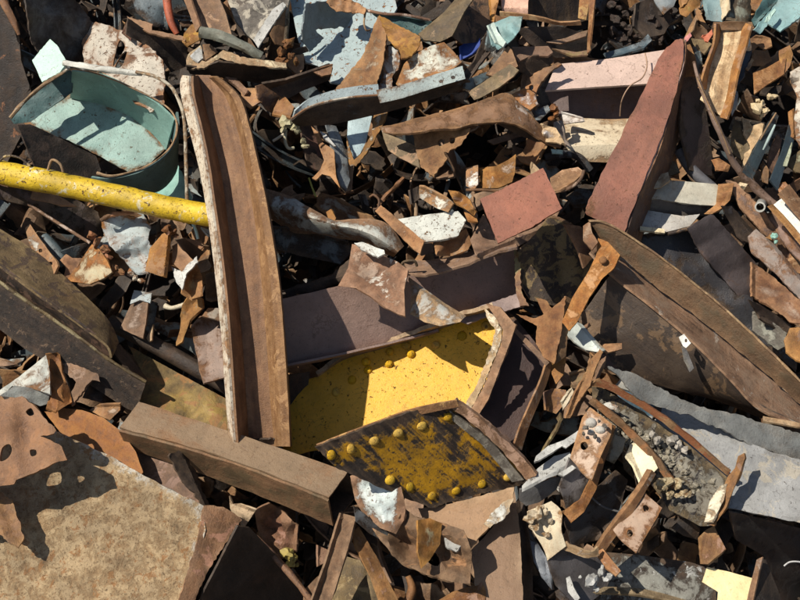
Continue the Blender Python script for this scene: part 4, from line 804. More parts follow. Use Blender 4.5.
tp = root('flattened_pipe', 'twisted flattened pipe mottled white and rust right of the curved beam', 'pipe', 340, 215, 50)
loft('skin', mat('brown', paint=(.50, .53, .48), cover=.52, size=1.1, chips=.2, dirt=.25, edgew=.2), [[(264, 188, 56), (266, 204, 62), (272, 220, 44)], [(290, 196, 62), (290, 212, 68), (292, 232, 46)], [(302, 203, 66), (304, 216, 74), (304, 234, 48)], [(318, 212, 70), (320, 220, 80), (318, 234, 52)], [(334, 220, 74), (338, 226, 84), (336, 238, 56)], [(352, 219, 78), (352, 228, 88), (350, 240, 60)], [(374, 219, 78), (370, 234, 90), (368, 243, 62)], [(390, 226, 76), (384, 242, 90), (380, 252, 62)], [(404, 246, 70), (398, 252, 82), (394, 257, 60)]], parent=tp, smooth_across=True, n=5, k=5, wav=2.5)
sheet('grey_slab_bar', mat('dark', paint=(.15, .17, .17), cover=.6), [(270, 226), (300, 230), (348, 242), (352, 252), (340, 264), (300, 256), (272, 248)], (32, -.3, -.3), 'dim grey bar in shade under the twisted pipe', 'bar')
cb = root('flat_brown_bar', 'flat brown bar lying diagonally across the white patched sheet', 'bar', 400, 230, 80)
sheet('face', mat('orange', paint=(.40, .24, .13), cover=.6), [(375, 211), (381, 205), (424, 241), (420, 254), (414, 250)], (112, .25, .1), parent=cb, wav=.4, jag=.4)
sheet('end', DARK, [(421, 244), (432, 243), (434, 252), (422, 256)], (96, -.8, -.5), parent=cb)
wp = root('white_patched_sheet', 'bright white panel with chipped rusty corner near the centre', 'sheet', 435, 230, 60)
sheet('face', mat('brown', paint=(.66, .68, .62), cover=.93, chips=.35, dirt=.1, edgew=.35), [(398, 219), (430, 214), (458, 211), (466, 220), (458, 236), (440, 240), (424, 242)], (84, .1, .2), parent=wp, wav=.8)
sheet('rust_corner', mat('orange', paint=(.52, .56, .48), cover=.5), [(434, 244), (444, 236), (458, 234), (466, 228), (472, 242), (468, 250), (452, 256), (436, 256)], (84, -.1, -.2), parent=wp, crumple=(2, .5, 10))
sheet('small_white_strip', mat('orange', paint=(.70, .70, .60), cover=.6, size=2), [(419, 186), (424, 187), (446, 198), (453, 204), (448, 212), (436, 208), (420, 198)], (84, .15, .2), 'short strip of white paint and rust above the white panel', 'bar', folds=[((420, 192), (452, 206), -.4)], wav=1)
sheet('dark_notch_plate', DARK, [(410, 190), (418, 186), (420, 198), (412, 204)], (70, -.6, -.2), 'small dark plate at the left end of the short white strip', 'plate')
tube('stubby_rod', mat('tan'), [(414, 202, 66), (416, 208, 66), (416, 216, 64)], 2, 'short stubby rod above the left part of the white panel', 'rod')
sc_ = root('crumpled_brown_star', 'crumpled brown folds left of the flat red plate', 'sheet', 465, 200, 60)
sheet('fold', mat('orange', paint=(.50, .36, .28), cover=.5), [(448, 190), (456, 191), (470, 200), (476, 212), (474, 216), (464, 208), (454, 202)], (90, .4, .1), parent=sc_, crumple=(2, .7, 8))
sheet('fold', mat('mauve'), [(462, 198), (474, 203), (478, 216), (474, 230), (470, 222), (468, 214)], (84, -.5, .2), parent=sc_, crumple=(1, .6, 8))
sheet('fold', mat('orange', paint=(.6, .5, .4), cover=.5), [(464, 212), (476, 216), (478, 222), (468, 220)], (94, 0, .5), parent=sc_)
sp_ = root('silver_curved_shell', 'curved silvery shell with orange rust stain above the flat red plate', 'sheet', 490, 175, 40)
sheet('left_lobe', mat('orange', paint=(.72, .72, .66), cover=.65, size=1.6), [(466, 168), (478, 165), (478, 184), (474, 190), (466, 186)], (72, .2, 0), parent=sp_, wav=2)
sheet('right_lobe', mat('orange', paint=(.62, .50, .40), cover=.55, gloss=.2), [(479, 168), (496, 166), (508, 160), (516, 154), (515, 172), (512, 182), (498, 188), (482, 188)], (70, -.1, .1), parent=sp_, folds=[((494, 160), (492, 190), -.6)], wav=3)
tube('thin_bent_bar', mat('brown', spec2=(.35, .22, .12), spec2c=.4), [(466, 190, 74), (484, 190, 76), (500, 192, 74)], 1.5, 'thin bent bar under the silvery shell', 'rod')
rd = root('flat_red_plate', 'flat square salmon red plate right of the centre top', 'plate', 520, 205, 100)
sheet('face', REDB, [(480, 199), (500, 190), (543, 168), (562, 208), (530, 228), (498, 243)], (124, .12, .1), parent=rd, wav=.5, jag=.5)
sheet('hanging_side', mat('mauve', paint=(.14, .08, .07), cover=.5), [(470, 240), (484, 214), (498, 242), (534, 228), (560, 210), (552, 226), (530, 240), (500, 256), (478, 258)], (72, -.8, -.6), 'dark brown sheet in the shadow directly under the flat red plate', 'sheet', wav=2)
sheet('brown_tent', mat('brown', spec2=(.45, .28, .17), spec2c=.4), [(550, 178), (562, 170), (578, 167), (584, 172), (576, 180), (560, 190), (552, 192)], (66, .2, .45), 'brown folded strip right of the red plate corner', 'bar')
tube('bent_strap', mat('brown', spec2=(.45, .30, .2), spec2c=.3), [(584, 171, 72), (580, 180, 74), (570, 188, 72), (556, 192, 66)], 1.8, 'thin bent strap looping under the brown folded strip', 'bar')
sheet('yellow_wedge', mat('tan'), [(532, 162), (540, 170), (534, 174), (530, 178)], (70, .4, .2), 'small tan wedge peeking above the flat red plate', 'plate')
sheet('white_chip', MINT, [(551, 149), (562, 150), (562, 154), (552, 153)], (52, .2, .3), 'tiny white chip in the black gap right of the twisted brown sheet', 'sheet')
tube('dark_bent_tube', mat('dark', paint=(.10, .11, .12), cover=.5, gloss=.2), [(545, 158, 40), (566, 154, 44), (580, 158, 44), (590, 170, 38)], 4, 'dark bent tube beneath the cream flange', 'pipe')
sheet('dim_blue_sheet', BLUEG, [(566, 196), (584, 184), (600, 186), (598, 206), (574, 208)], (36, -.2, -.1), 'dim blue-grey panel right of the flat red plate', 'sheet')

tb = root('twisted_brown_sheet', 'long twisted brown sheet with torn tail across the upper centre', 'sheet', 470, 120, 60)
loft('upper_skin', mat('brown', paint=(.30, .185, .12), cover=.6, gloss=.2, spec2=(.5, .42, .36), spec2c=.05, calm=.5), [[(380, 127, 96), (382, 132, 96)], [(400, 122, 96), (402, 134, 104)], [(425, 116, 96), (430, 130, 108)], [(448, 110, 96), (456, 128, 108)], [(470, 104, 96), (474, 124, 106)], [(492, 96, 92), (496, 122, 104)], [(508, 93, 88), (514, 124, 100)], [(520, 104, 86), (530, 132, 92)], [(540, 124, 82), (544, 142, 80)], [(562, 140, 74), (560, 148, 70)]], parent=tb, n=5, k=6, crumple=3, wav=4, smooth_across=True)
sheet('torn_flap', mat('orange', paint=(.45, .50, .36), cover=.28, size=1.5), [(412, 126), (434, 122), (440, 130), (470, 128), (466, 138), (460, 146), (450, 150), (446, 160), (438, 170), (434, 177), (420, 166), (416, 150)], (92, .3, -.1), parent=tb, wav=2, jag=1.2, holes=[[(438, 140), (444, 139), (444, 144), (439, 146)], [(450, 138), (455, 138), (454, 143), (450, 143)], [(444, 152), (450, 154), (447, 158)]])
sheet('lower_strip', mat('olive', spec2=(.34, .20, .10), spec2c=.4), [(382, 132), (398, 138), (416, 146), (420, 168), (400, 158), (388, 150)], (76, .25, .3), parent=tb)
sheet('underside', DARK, [(494, 122), (512, 122), (530, 132), (544, 142), (536, 142), (516, 134)], (70, -.5, -.8), parent=tb)
sheet('silver_gusset', mat('orange', paint=(.60, .60, .58), cover=.6, gloss=.2), [(512, 94), (524, 88), (534, 94), (538, 104), (530, 110), (520, 104)], (80, .3, .3), 'silver and rust gusset where the twisted brown sheet meets the pink beam', 'plate', crumple=(2, .5, 9))
sheet('steel_blue_tube', mat('dark', paint=(.35, .40, .42), cover=.8, gloss=.2), [(532, 110), (548, 105), (550, 110), (540, 120), (536, 120)], (72, .1, .5), 'short steel blue curl beside the silver gusset', 'sheet')
lumps('rust_bolt_clump', mat('orange'), [(554, 108, 74, 4), (556, 114, 74, 4), (552, 118, 72, 3)], label='small orange rusty clump at the left end of the cream flange', cat='chunk')
sheet('crimped_silver_tail', mat('tan', paint=(.55, .55, .56), cover=.6, gloss=.2), [(540, 124), (556, 128), (562, 138), (566, 146), (556, 142), (544, 142)], (80, .2, .1), 'crimped silvery tail at the right end of the twisted brown sheet', 'sheet', crumple=(3, .7, 7))

# large pinkish beam upper right of centre
pb = root('pink_primer_beam', 'large pink primed beam on its side at the upper right of centre', 'beam', 600, 100, 30)
loft('top_flange', PINK, [[(556, 66, 40), (545, 92, 56)], [(610, 60, 40), (604, 88, 56)], [(672, 50, 40), (668, 84, 56)]], parent=pb, n=8, k=5, flip=True)
loft('web', mat('mauve', paint=(.17, .125, .115), cover=.85), [[(545, 90, 18), (556, 116, 14)], [(604, 86, 18), (612, 122, 14)], [(672, 82, 18), (672, 122, 14)]], parent=pb, n=8, k=5, flip=True)  # web is the pink paint darkened, standing in for shade
loft('bottom_flange', mat('tan', paint=(.86, .76, .56), cover=.85, chips=.15, dirt=.12, edgew=.5), [[(560, 118, 20), (566, 148, 44), (576, 160, 36)], [(610, 121, 20), (606, 146, 44), (604, 162, 36)], [(650, 118, 20), (640, 146, 44), (636, 160, 36)]], parent=pb, n=8, k=4, flip=True)
sheet('white_web_scrap', mat('brown', paint=(.74, .70, .64), cover=.9), [(561, 112), (582, 118), (584, 121), (564, 124)], (50, .2, .3), 'thin off-white scrap lying at the left end of the cream flange', 'sheet')
sheet('grey_shadow_flap', mat('brown', paint=(.34, .30, .27), cover=.8), [(554, 122), (562, 120), (566, 140), (570, 147), (558, 140)], (56, -.3, -.3), 'dull grey flap leaning on the cream flange', 'sheet')

# black duct with rust rim
dk = root('black_duct_frame', 'dark box frame with thin orange rusty rims at the top right of centre', 'frame', 555, 30, 20)
sheet('back_panel', mat('dark', streak=.9), [(514, -14), (592, -14), (588, 20), (580, 22), (552, 22), (530, 16)], (26, -.4, -.5), parent=dk, axis=(0, 1))
loft('rim', mat('orange', spec2=(.45, .27, .12), spec2c=.3), [[(500, 11, 72), (500, 15, 68)], [(520, 13, 74), (520, 18, 70)], [(540, 16, 74), (540, 20, 70)], [(560, 21, 70), (560, 24, 66)], [(580, 20, 68), (581, 24, 64)]], parent=dk, flip=True)
loft('upright', mat('orange', spec2=(.40, .22, .09), spec2c=.4), [[(589, -12, 60), (597, -12, 64)], [(590, 20, 60), (594, 20, 64)], [(589, 42, 60), (592, 40, 64)], [(588, 54, 58), (591, 50, 60)]], parent=dk)
sheet('curled_flap', mat('orange', spec2=(.42, .26, .1), spec2c=.5), [(580, -10), (590, -10), (588, 10), (586, 20), (578, 18)], (56, .3, .1), parent=dk, crumple=(1, .5, 8))
sheet('lower_ledge', mat('brown', spec2=(.3, .17, .1), spec2c=.3), [(546, 42), (566, 38), (580, 32), (588, 30), (586, 36), (560, 44)], (44, 0, .4), parent=dk)
sheet('lower_ledge', mat('brown', spec2=(.3, .2, .08), spec2c=.3), [(552, 48), (576, 52), (588, 50), (588, 55), (572, 56)], (50, 0, .4), parent=dk)
sheet('dark_box_floor', DARK, [(514, 28), (560, 26), (588, 34), (586, 56), (556, 58), (530, 44)], (18, -.5, -.5), parent=dk)
sheet('pink_block', mat('orange', paint=(.62, .36, .26), cover=.9), [(501, -12), (530, -12), (528, 4), (528, 14), (512, 12), (502, 12)], (58, .1, .1), 'salmon pink block at the top edge left of the dark box frame', 'plate', folds=[((500, 8), (530, 8), -.8)])
sheet('orange_tooth', mat('orange', paint=(.55, .28, .08), cover=.7), [(488, -8), (500, -8), (496, 12), (494, 22), (490, 20)], (66, .2, .1), 'narrow orange tooth above the mint white folded strip', 'bar')
lumps('debris_speckle', mat('dark', paint=(.28, .27, .22), cover=.35, size=3), [(612 + i * 4.7 % 50, 4 + (i * 17) % 40, 16, 3.5 + i % 3) for i in range(26)], label='heap of small dark rubble speckled with light bits right of the dark box frame', cat='rubble', kind='stuff')
sheet('dark_round_plate', mat('dark', paint=(.14, .12, .12), cover=.5), [(636, 4), (650, -2), (668, 6), (672, 20), (664, 34), (646, 38), (634, 26)], (20, -.3, -.1), 'rounded dark plate above the pink beam', 'plate')
sheet('blue_dark_bar', mat('dark', paint=(.10, .15, .18), cover=.8, gloss=.2), [(604, 53), (622, 48), (640, 42), (648, 34), (652, 40), (644, 48), (624, 54), (608, 58)], (28, .1, .1), 'dark blue glossy strip lying just above the pink beam', 'bar')
sheet('steel_shard', mat('brown', paint=(.30, .36, .38), cover=.8), [(648, -10), (680, -10), (674, 6), (664, 14), (656, 4)], (34, .1, .2), 'grey-blue shard at the top edge above the pink beam', 'sheet')
tube('thin_wire', mat('tan', paint=(.5, .34, .24), cover=.6), [(645, 53, 60), (647, 66, 62), (642, 78, 70), (630, 86, 74), (622, 100, 66), (620, 116, 50)], .7, 'very thin wire hanging over the pink beam', 'rod')

# ------------------------------------------------------------------ centre: mauve girder, crumpled cover, yellow girder
mb = root('mauve_girder', 'long dull mauve girder running behind the yellow riveted girder', 'beam', 400, 300, 40)
sheet('web', mat('mauve', paint=(.36, .25, .205), cover=.93, dirt=.25, edgew=.1), [(278, 300), (340, 286), (420, 268), (516, 247), (520, 272), (523, 304), (470, 318), (400, 339), (330, 355), (280, 366)], (44, -.25, -.4), parent=mb, wav=1)
loft('top_flange', mat('mauve', paint=(.38, .27, .22), cover=.6, chips=.2), [[(404, 263, 58), (408, 276, 78)], [(430, 262, 60), (432, 276, 80)], [(460, 256, 60), (462, 268, 80)], [(490, 248, 60), (492, 256, 80)], [(516, 245, 60), (518, 250, 76)]], parent=mb, n=4, flip=True, jag=1, wav=4)
loft('bottom_flange', mat('mauve', paint=(.34, .25, .22), cover=.85), [[(278, 366, 58), (279, 368, 30)], [(330, 355, 54), (331, 357, 30)], [(400, 339, 44), (401, 341, 24)], [(438, 329, 34), (439, 331, 20)]], parent=mb, n=5, jag=.3, flip=True)  # lip deepened so its shadow falls on the yellow plate
sheet('lit_web_patch', mat('mauve', paint=(.34, .25, .23), cover=.9), [(450, 318), (480, 306), (522, 292), (524, 306), (500, 312), (468, 324)], (40, 0, .3), parent=mb, jag=.6)  # sunlit part of the web, made as a separate sun-facing sheet
sheet('torn_end', mat('orange', spec2=(.36, .3, .12), spec2c=.3), [(514, 247), (520, 256), (521, 290), (529, 306), (520, 306), (516, 290)], (56, .3, 0), parent=mb, jag=1)
sheet('dark_web_strip', mat('dark', paint=(.10, .09, .08), cover=.4), [(284, 290), (300, 284), (330, 276), (346, 262), (350, 258), (352, 268), (338, 284), (310, 292), (286, 298)], (56, -.1, -.4), 'dark ragged strip lying on the left part of the mauve girder', 'bar', jag=1.5, wav=2)
cc2 = root('crumpled_brown_cover', 'crumpled brown sheet cover draped over the mauve girder', 'sheet', 370, 275, 80)
sheet('cover', mat('mauve', paint=(.38, .28, .20), cover=.5, spec2=(.55, .50, .42), spec2c=.12), [(352, 244), (360, 245), (398, 262), (408, 270), (404, 290), (405, 316), (398, 314), (386, 308), (370, 296), (356, 288), (338, 286), (348, 268)], (102, .15, .15), parent=cc2, folds=[((340, 272), (404, 292), .3)], wav=3.5, crumple=(1, .25, 22))
sheet('white_edge', WHITE, [(354, 243), (362, 242), (384, 250), (385, 254), (378, 257), (362, 250)], (112, .1, .2), parent=cc2, jag=.6)
tube('handle', mat('olive'), [(400, 268, 86), (404, 262, 92), (414, 261, 92), (417, 266, 88)], 1.3, 'small curved handle on the top flange of the mauve girder', 'bracket')
sheet('grey_channel_offcut', mat('tan', paint=(.42, .43, .40), cover=.65, size=1.6), [(409, 277), (424, 288), (446, 304), (466, 316), (460, 322), (440, 326), (424, 322), (410, 314), (411, 294)], (98, .1, .35), 'short grey channel offcut below the crumpled brown cover', 'bar', folds=[((408, 282), (458, 322), -.3)], wav=1)

yg = root('yellow_riveted_girder', 'bright yellow riveted girder end with rusty rim in the centre', 'beam', 430, 400, 80)
YB = [(278, 386), (290, 384), (318, 376), (340, 356), (380, 344), (420, 330), (456, 316), (488, 306), (506, 322), (502, 346), (484, 392), (474, 414), (456, 404), (400, 418), (326, 442), (318, 450), (290, 456), (278, 440)]
yw = sheet('back_plate', YELLOW, YB, (26, .1, .1), parent=yg, wav=.8, jag=1, sp=6)
f0 = o_f[yw.name]
loft('top_flange', mat('tan', paint=(.5, .33, .05), cover=.45, size=2), [[(316, 372, 24), (318, 377, 8)], [(340, 354, 28), (342, 359, 12)], [(380, 341, 33), (382, 347, 16)], [(420, 327, 44), (422, 333, 22)], [(456, 313, 54), (458, 319, 26)], [(492, 303, 60), (494, 309, 30)]], parent=yg, jag=.8, th=4, n=5, k=5, flip=True)
sheet('edge_flange', mat('mauve', paint=(.62, .54, .44), cover=.4, size=1.5), [(486, 304), (500, 307), (516, 325), (511, 340), (488, 400), (478, 416), (470, 411), (483, 388), (501, 344), (503, 330), (496, 318)], (80, .5, -.1), parent=yg)
sheet('peeled_strip', mat('tan', paint=(.80, .74, .60), cover=.6, size=1.5), [(484, 308), (494, 316), (502, 330), (500, 344), (482, 388), (470, 410), (463, 408), (476, 386), (492, 346), (495, 330), (488, 320)], (56, .45, -.1), parent=yg, jag=1)
sheet('side_plate', mat('mauve', paint=(.10, .06, .055), cover=.8), [(500, 310), (512, 314), (548, 358), (548, 370), (530, 420), (518, 452), (476, 412), (486, 394), (510, 330)], (6, -.1, 0), parent=yg)  # box interior's full shade put into the dark mauve paint
loft('side_rim', mat('orange', spec2=(.40, .26, .16), spec2c=.35), [[(551, 358, 70), (545, 362, 78)], [(546, 380, 74), (539, 380, 82)], [(536, 405, 82), (528, 405, 92)], [(526, 430, 98), (518, 428, 106)], [(520, 450, 98), (512, 446, 106)]], parent=yg, n=4, flip=True, k=4)
sheet('upper_rim', BROWN, [(488, 303), (496, 308), (550, 362), (546, 366), (512, 330), (498, 314)], (78, .2, -.1), parent=yg, th=4)
rv = mat('brown', paint=(.84, .50, .03), cover=.72, chips=.35, size=3)
for (x, y) in [(486, 326), (462, 336), (436, 345), (411, 354), (389, 364), (406, 346), (368, 370), (352, 380), (366, 362), (390, 352), (336, 392)]:
    rivet(rv, yw, f0, x, y, 4.6, h=1.0)
yl = root('yellow_riveted_plate', 'golden yellow plate with two rivet rows, heavy rust and painted shadow bands in centre foreground', 'plate', 430, 450, 110)
YP = [(316, 447), (360, 430), (410, 412), (458, 402), (484, 424), (518, 452), (534, 474), (520, 486), (470, 496), (432, 508), (404, 498), (350, 474), (336, 468)]
yp = sheet('face', YELLOWW, YP, (126, -.42, -.42), parent=yl, wav=1.5, jag=1, sp=5, axis=(1, .9))
f1 = o_f[yp.name]
loft('right_rim', mat('brown', spec2=(.42, .26, .17), spec2c=.4), [[(456, 400, 146), (448, 406, 142)], [(478, 416, 142), (470, 422, 138)], [(500, 436, 136), (492, 441, 132)], [(520, 454, 130), (510, 460, 126)], [(537, 474, 124), (528, 481, 120)]], parent=yl, n=5, k=4, wav=1.5, jag=.8, th=6)
loft('grey_seam', mat('grey', spec2=(.12, .10, .08), spec2c=.5, size=2), [[(446, 408, 139), (440, 410, 136)], [(468, 424, 134), (460, 427, 131)], [(492, 443, 128), (483, 446, 125)], [(524, 480, 117), (512, 482, 115)]], parent=yl, n=5, k=3, wav=1.5)
loft('top_rim', mat('brown', spec2=(.5, .32, .15), spec2c=.3), [[(316, 444, 158), (318, 450, 154)], [(360, 427, 156), (362, 433, 152)], [(410, 409, 152), (412, 416, 148)], [(456, 399, 146), (458, 406, 142)]], parent=yl, n=5, k=3, wav=1, flip=True)
for (x, y) in [(331, 455), (351, 449), (398, 433), (422, 426), (374, 441), (448, 417), (432, 496), (456, 491), (482, 484), (508, 477), (410, 487), (390, 480)]:
    rivet(rv, yp, f1, x, y, 4.4)
sheet('dark_gap_sheet', DARK, [(284, 376), (310, 372), (306, 400), (304, 440), (288, 440)], (14, -.5, -.4), 'dark sheet added for the shaded gap between the curved beam foot and yellow girder', 'plate')  # dark sheet added where the gap is only in shade

# in front of the yellow plate
tn = root('tan_pointed_plate', 'smooth tan pointed plate below the golden riveted plate', 'plate', 490, 540, 80)
sheet('left_facet', mat('tan', paint=(.34, .20, .10), cover=.8, dirt=.15, calm=.8, soft=.15), [(418, 508), (440, 506), (480, 496), (514, 487), (512, 502), (490, 526), (468, 550), (470, 560), (440, 560)], (104, .15, .1), parent=tn, jag=.8, wav=1)
sheet('right_facet', mat('tan', paint=(.34, .20, .10), cover=.8, dirt=.15, calm=.8, soft=.15), [(514, 488), (520, 530), (524, 620), (476, 620), (474, 570), (470, 552), (492, 528)], (98, .05, .25), parent=tn, jag=.6, wav=1)
sheet('pale_patch', mat('tan', paint=(.62, .66, .62), cover=.65), [(506, 501), (514, 498), (508, 514), (490, 528), (484, 524), (496, 508)], (112, .1, .1), parent=tn, jag=1.5)
sheet('dark_slot', DARK, [(514, 510), (522, 490), (532, 560), (534, 620), (524, 620), (520, 560)], (66, -.9, 0), 'dark slot plate along the right side of the tan pointed plate', 'plate')
cr = root('crumpled_blob', 'crumpled sheet with pale blue paint and torn brown folds at the bottom centre', 'sheet', 410, 530, 100)
sheet('painted_half', mat('brown', paint=(.60, .68, .66), cover=.68, size=1.4, chips=.2, dirt=.15, edgew=.5), [(350, 476), (364, 471), (390, 472), (400, 482), (406, 508), (404, 520), (396, 534), (380, 528), (362, 512), (355, 500)], (126, .1, .0), parent=cr, folds=[((366, 470), (390, 532), -.5)], wav=4, crumple=(2, .3, 14))
sheet('brown_half', mat('brown', paint=(.40, .26, .17), cover=.4, spec2=(.40, .20, .09), spec2c=.3), [(388, 536), (404, 508), (418, 518), (440, 522), (464, 530), (472, 552), (470, 584), (452, 582), (424, 574), (400, 562), (380, 540), (372, 528)], (122, .1, -.1), parent=cr, wav=6, crumple=(3, .6, 17), holes=[[(430, 552), (440, 556), (438, 566), (428, 562)]])
sheet('curled_lip', mat('orange', paint=(.42, .40, .26), cover=.45), [(418, 520), (430, 518), (442, 524), (440, 544), (430, 560), (422, 568), (418, 552)], (136, -.6, 0), parent=cr, wav=3)
sheet('grey_dent', ALUP, [(444, 532), (458, 530), (464, 542), (456, 552), (446, 546)], (128, .2, .2), parent=cr, wav=3, jag=1)
sheet('shadow_side', mat('dark', paint=(.25, .27, .28), cover=.7), [(354, 506), (364, 514), (382, 530), (396, 538), (386, 542), (370, 534), (356, 522)], (112, -.4, -.7), parent=cr)  # pale blue paint darkened for the side in shadow
sheet('bottom_flat_plate', mat('orange', paint=(.42, .25, .17), cover=.6), [(426, 608), (452, 592), (482, 582), (486, 592), (484, 612), (428, 616)], (108, .1, .3), 'flat brown plate corner at the bottom edge left of the tan pointed plate', 'plate')

# ------------------------------------------------------------------ right
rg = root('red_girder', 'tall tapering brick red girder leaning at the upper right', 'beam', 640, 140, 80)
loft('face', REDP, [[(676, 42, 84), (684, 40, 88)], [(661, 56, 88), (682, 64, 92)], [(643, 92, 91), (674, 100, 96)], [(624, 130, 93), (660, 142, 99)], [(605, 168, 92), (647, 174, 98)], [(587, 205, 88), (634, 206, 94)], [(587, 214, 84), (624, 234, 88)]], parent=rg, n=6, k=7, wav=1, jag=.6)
loft('side', mat('mauve', paint=(.10, .055, .045), cover=.7), [[(684, 40, 87), (685, 50, 60)], [(682, 66, 91), (685, 76, 50)], [(674, 92, 95), (681, 104, 50)], [(658, 148, 98), (672, 156, 46)], [(645, 178, 97), (658, 188, 44)], [(634, 204, 93), (648, 212, 42)], [(624, 234, 87), (638, 246, 40)]], parent=rg, n=6, k=4)  # dark paint puts the girder's shaded side into colour
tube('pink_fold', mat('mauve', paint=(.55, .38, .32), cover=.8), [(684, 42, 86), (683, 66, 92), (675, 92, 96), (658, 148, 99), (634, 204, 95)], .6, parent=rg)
ps = root('brown_post', 'brown post with sunlit cap directly behind the red girder', 'beam', 695, 100, 40)
sheet('cap', mat('orange', paint=(.45, .27, .18), cover=.6), [(683, 46), (690, 44), (695, 56), (698, 76), (684, 78), (682, 64)], (66, .2, .2), parent=ps)  # sunlit top of the post put into a lighter paint
sheet('shaft', mat('dark', paint=(.075, .05, .045), cover=.7), [(682, 78), (698, 76), (706, 110), (712, 152), (712, 176), (690, 170), (680, 130)], (54, -.9, -.2), parent=ps)  # rest of the post painted near black for its shade
sheet('pink_gap_plate', PINK, [(672, 120), (677, 116), (681, 136), (672, 138)], (40, .2, .2), 'small pink plate corner showing between the red girder and the brown post', 'plate')
tc_ = root('tan_trough', 'bright tan trough section with brown flanges at the upper right', 'beam', 722, 70, 50)
loft('web', mat('tan', paint=(.70, .52, .32), cover=.65, streak=.9, dirt=.1), [[(719, 24, 70), (744, 24, 74)], [(716, 42, 72), (740, 44, 76)], [(708, 66, 74), (733, 72, 78)], [(704, 90, 74), (728, 100, 78)], [(700, 100, 72), (722, 118, 76)]], parent=tc_, n=5, k=6)
loft('flange', mat('orange', spec2=(.26, .14, .08), spec2c=.3), [[(714, 24, 88), (720, 24, 70)], [(712, 44, 90), (717, 42, 72)], [(704, 66, 90), (709, 66, 74)], [(698, 88, 88), (705, 90, 74)]], parent=tc_, n=5, k=3)
loft('flange', mat('orange', spec2=(.40, .24, .14), spec2c=.4), [[(743, 23, 74), (753, 26, 84)], [(740, 44, 76), (747, 48, 86)], [(732, 72, 78), (739, 76, 88)], [(727, 100, 78), (733, 106, 86)], [(721, 118, 76), (728, 120, 82)]], parent=tc_, n=5, k=3)
sheet('top_lip', BROWN, [(714, 22), (752, 22), (754, 28), (744, 30), (720, 30), (713, 28)], (78, 0, -.4), parent=tc_)
tube('twin_cable', mat('brown', paint=(.30, .20, .15), cover=.6), [(694, 62, 84), (699, 82, 92), (706, 100, 94), (716, 124, 90), (726, 146, 80), (732, 160, 70), (744, 176, 60), (760, 192, 54), (776, 206, 50)], [1.6, 2, 2.4, 3, 3.2, 3.2, 3.6, 4, 4], 'dark brown bent cable running down from the brown post', 'rod', wob=.2)
tube('twin_cable', mat('tan'), [(697, 78, 96), (703, 92, 99), (712, 112, 96), (722, 134, 88), (730, 154, 78)], .9, 'thin pale cable strand twinned with the dark brown bent cable', 'rod')
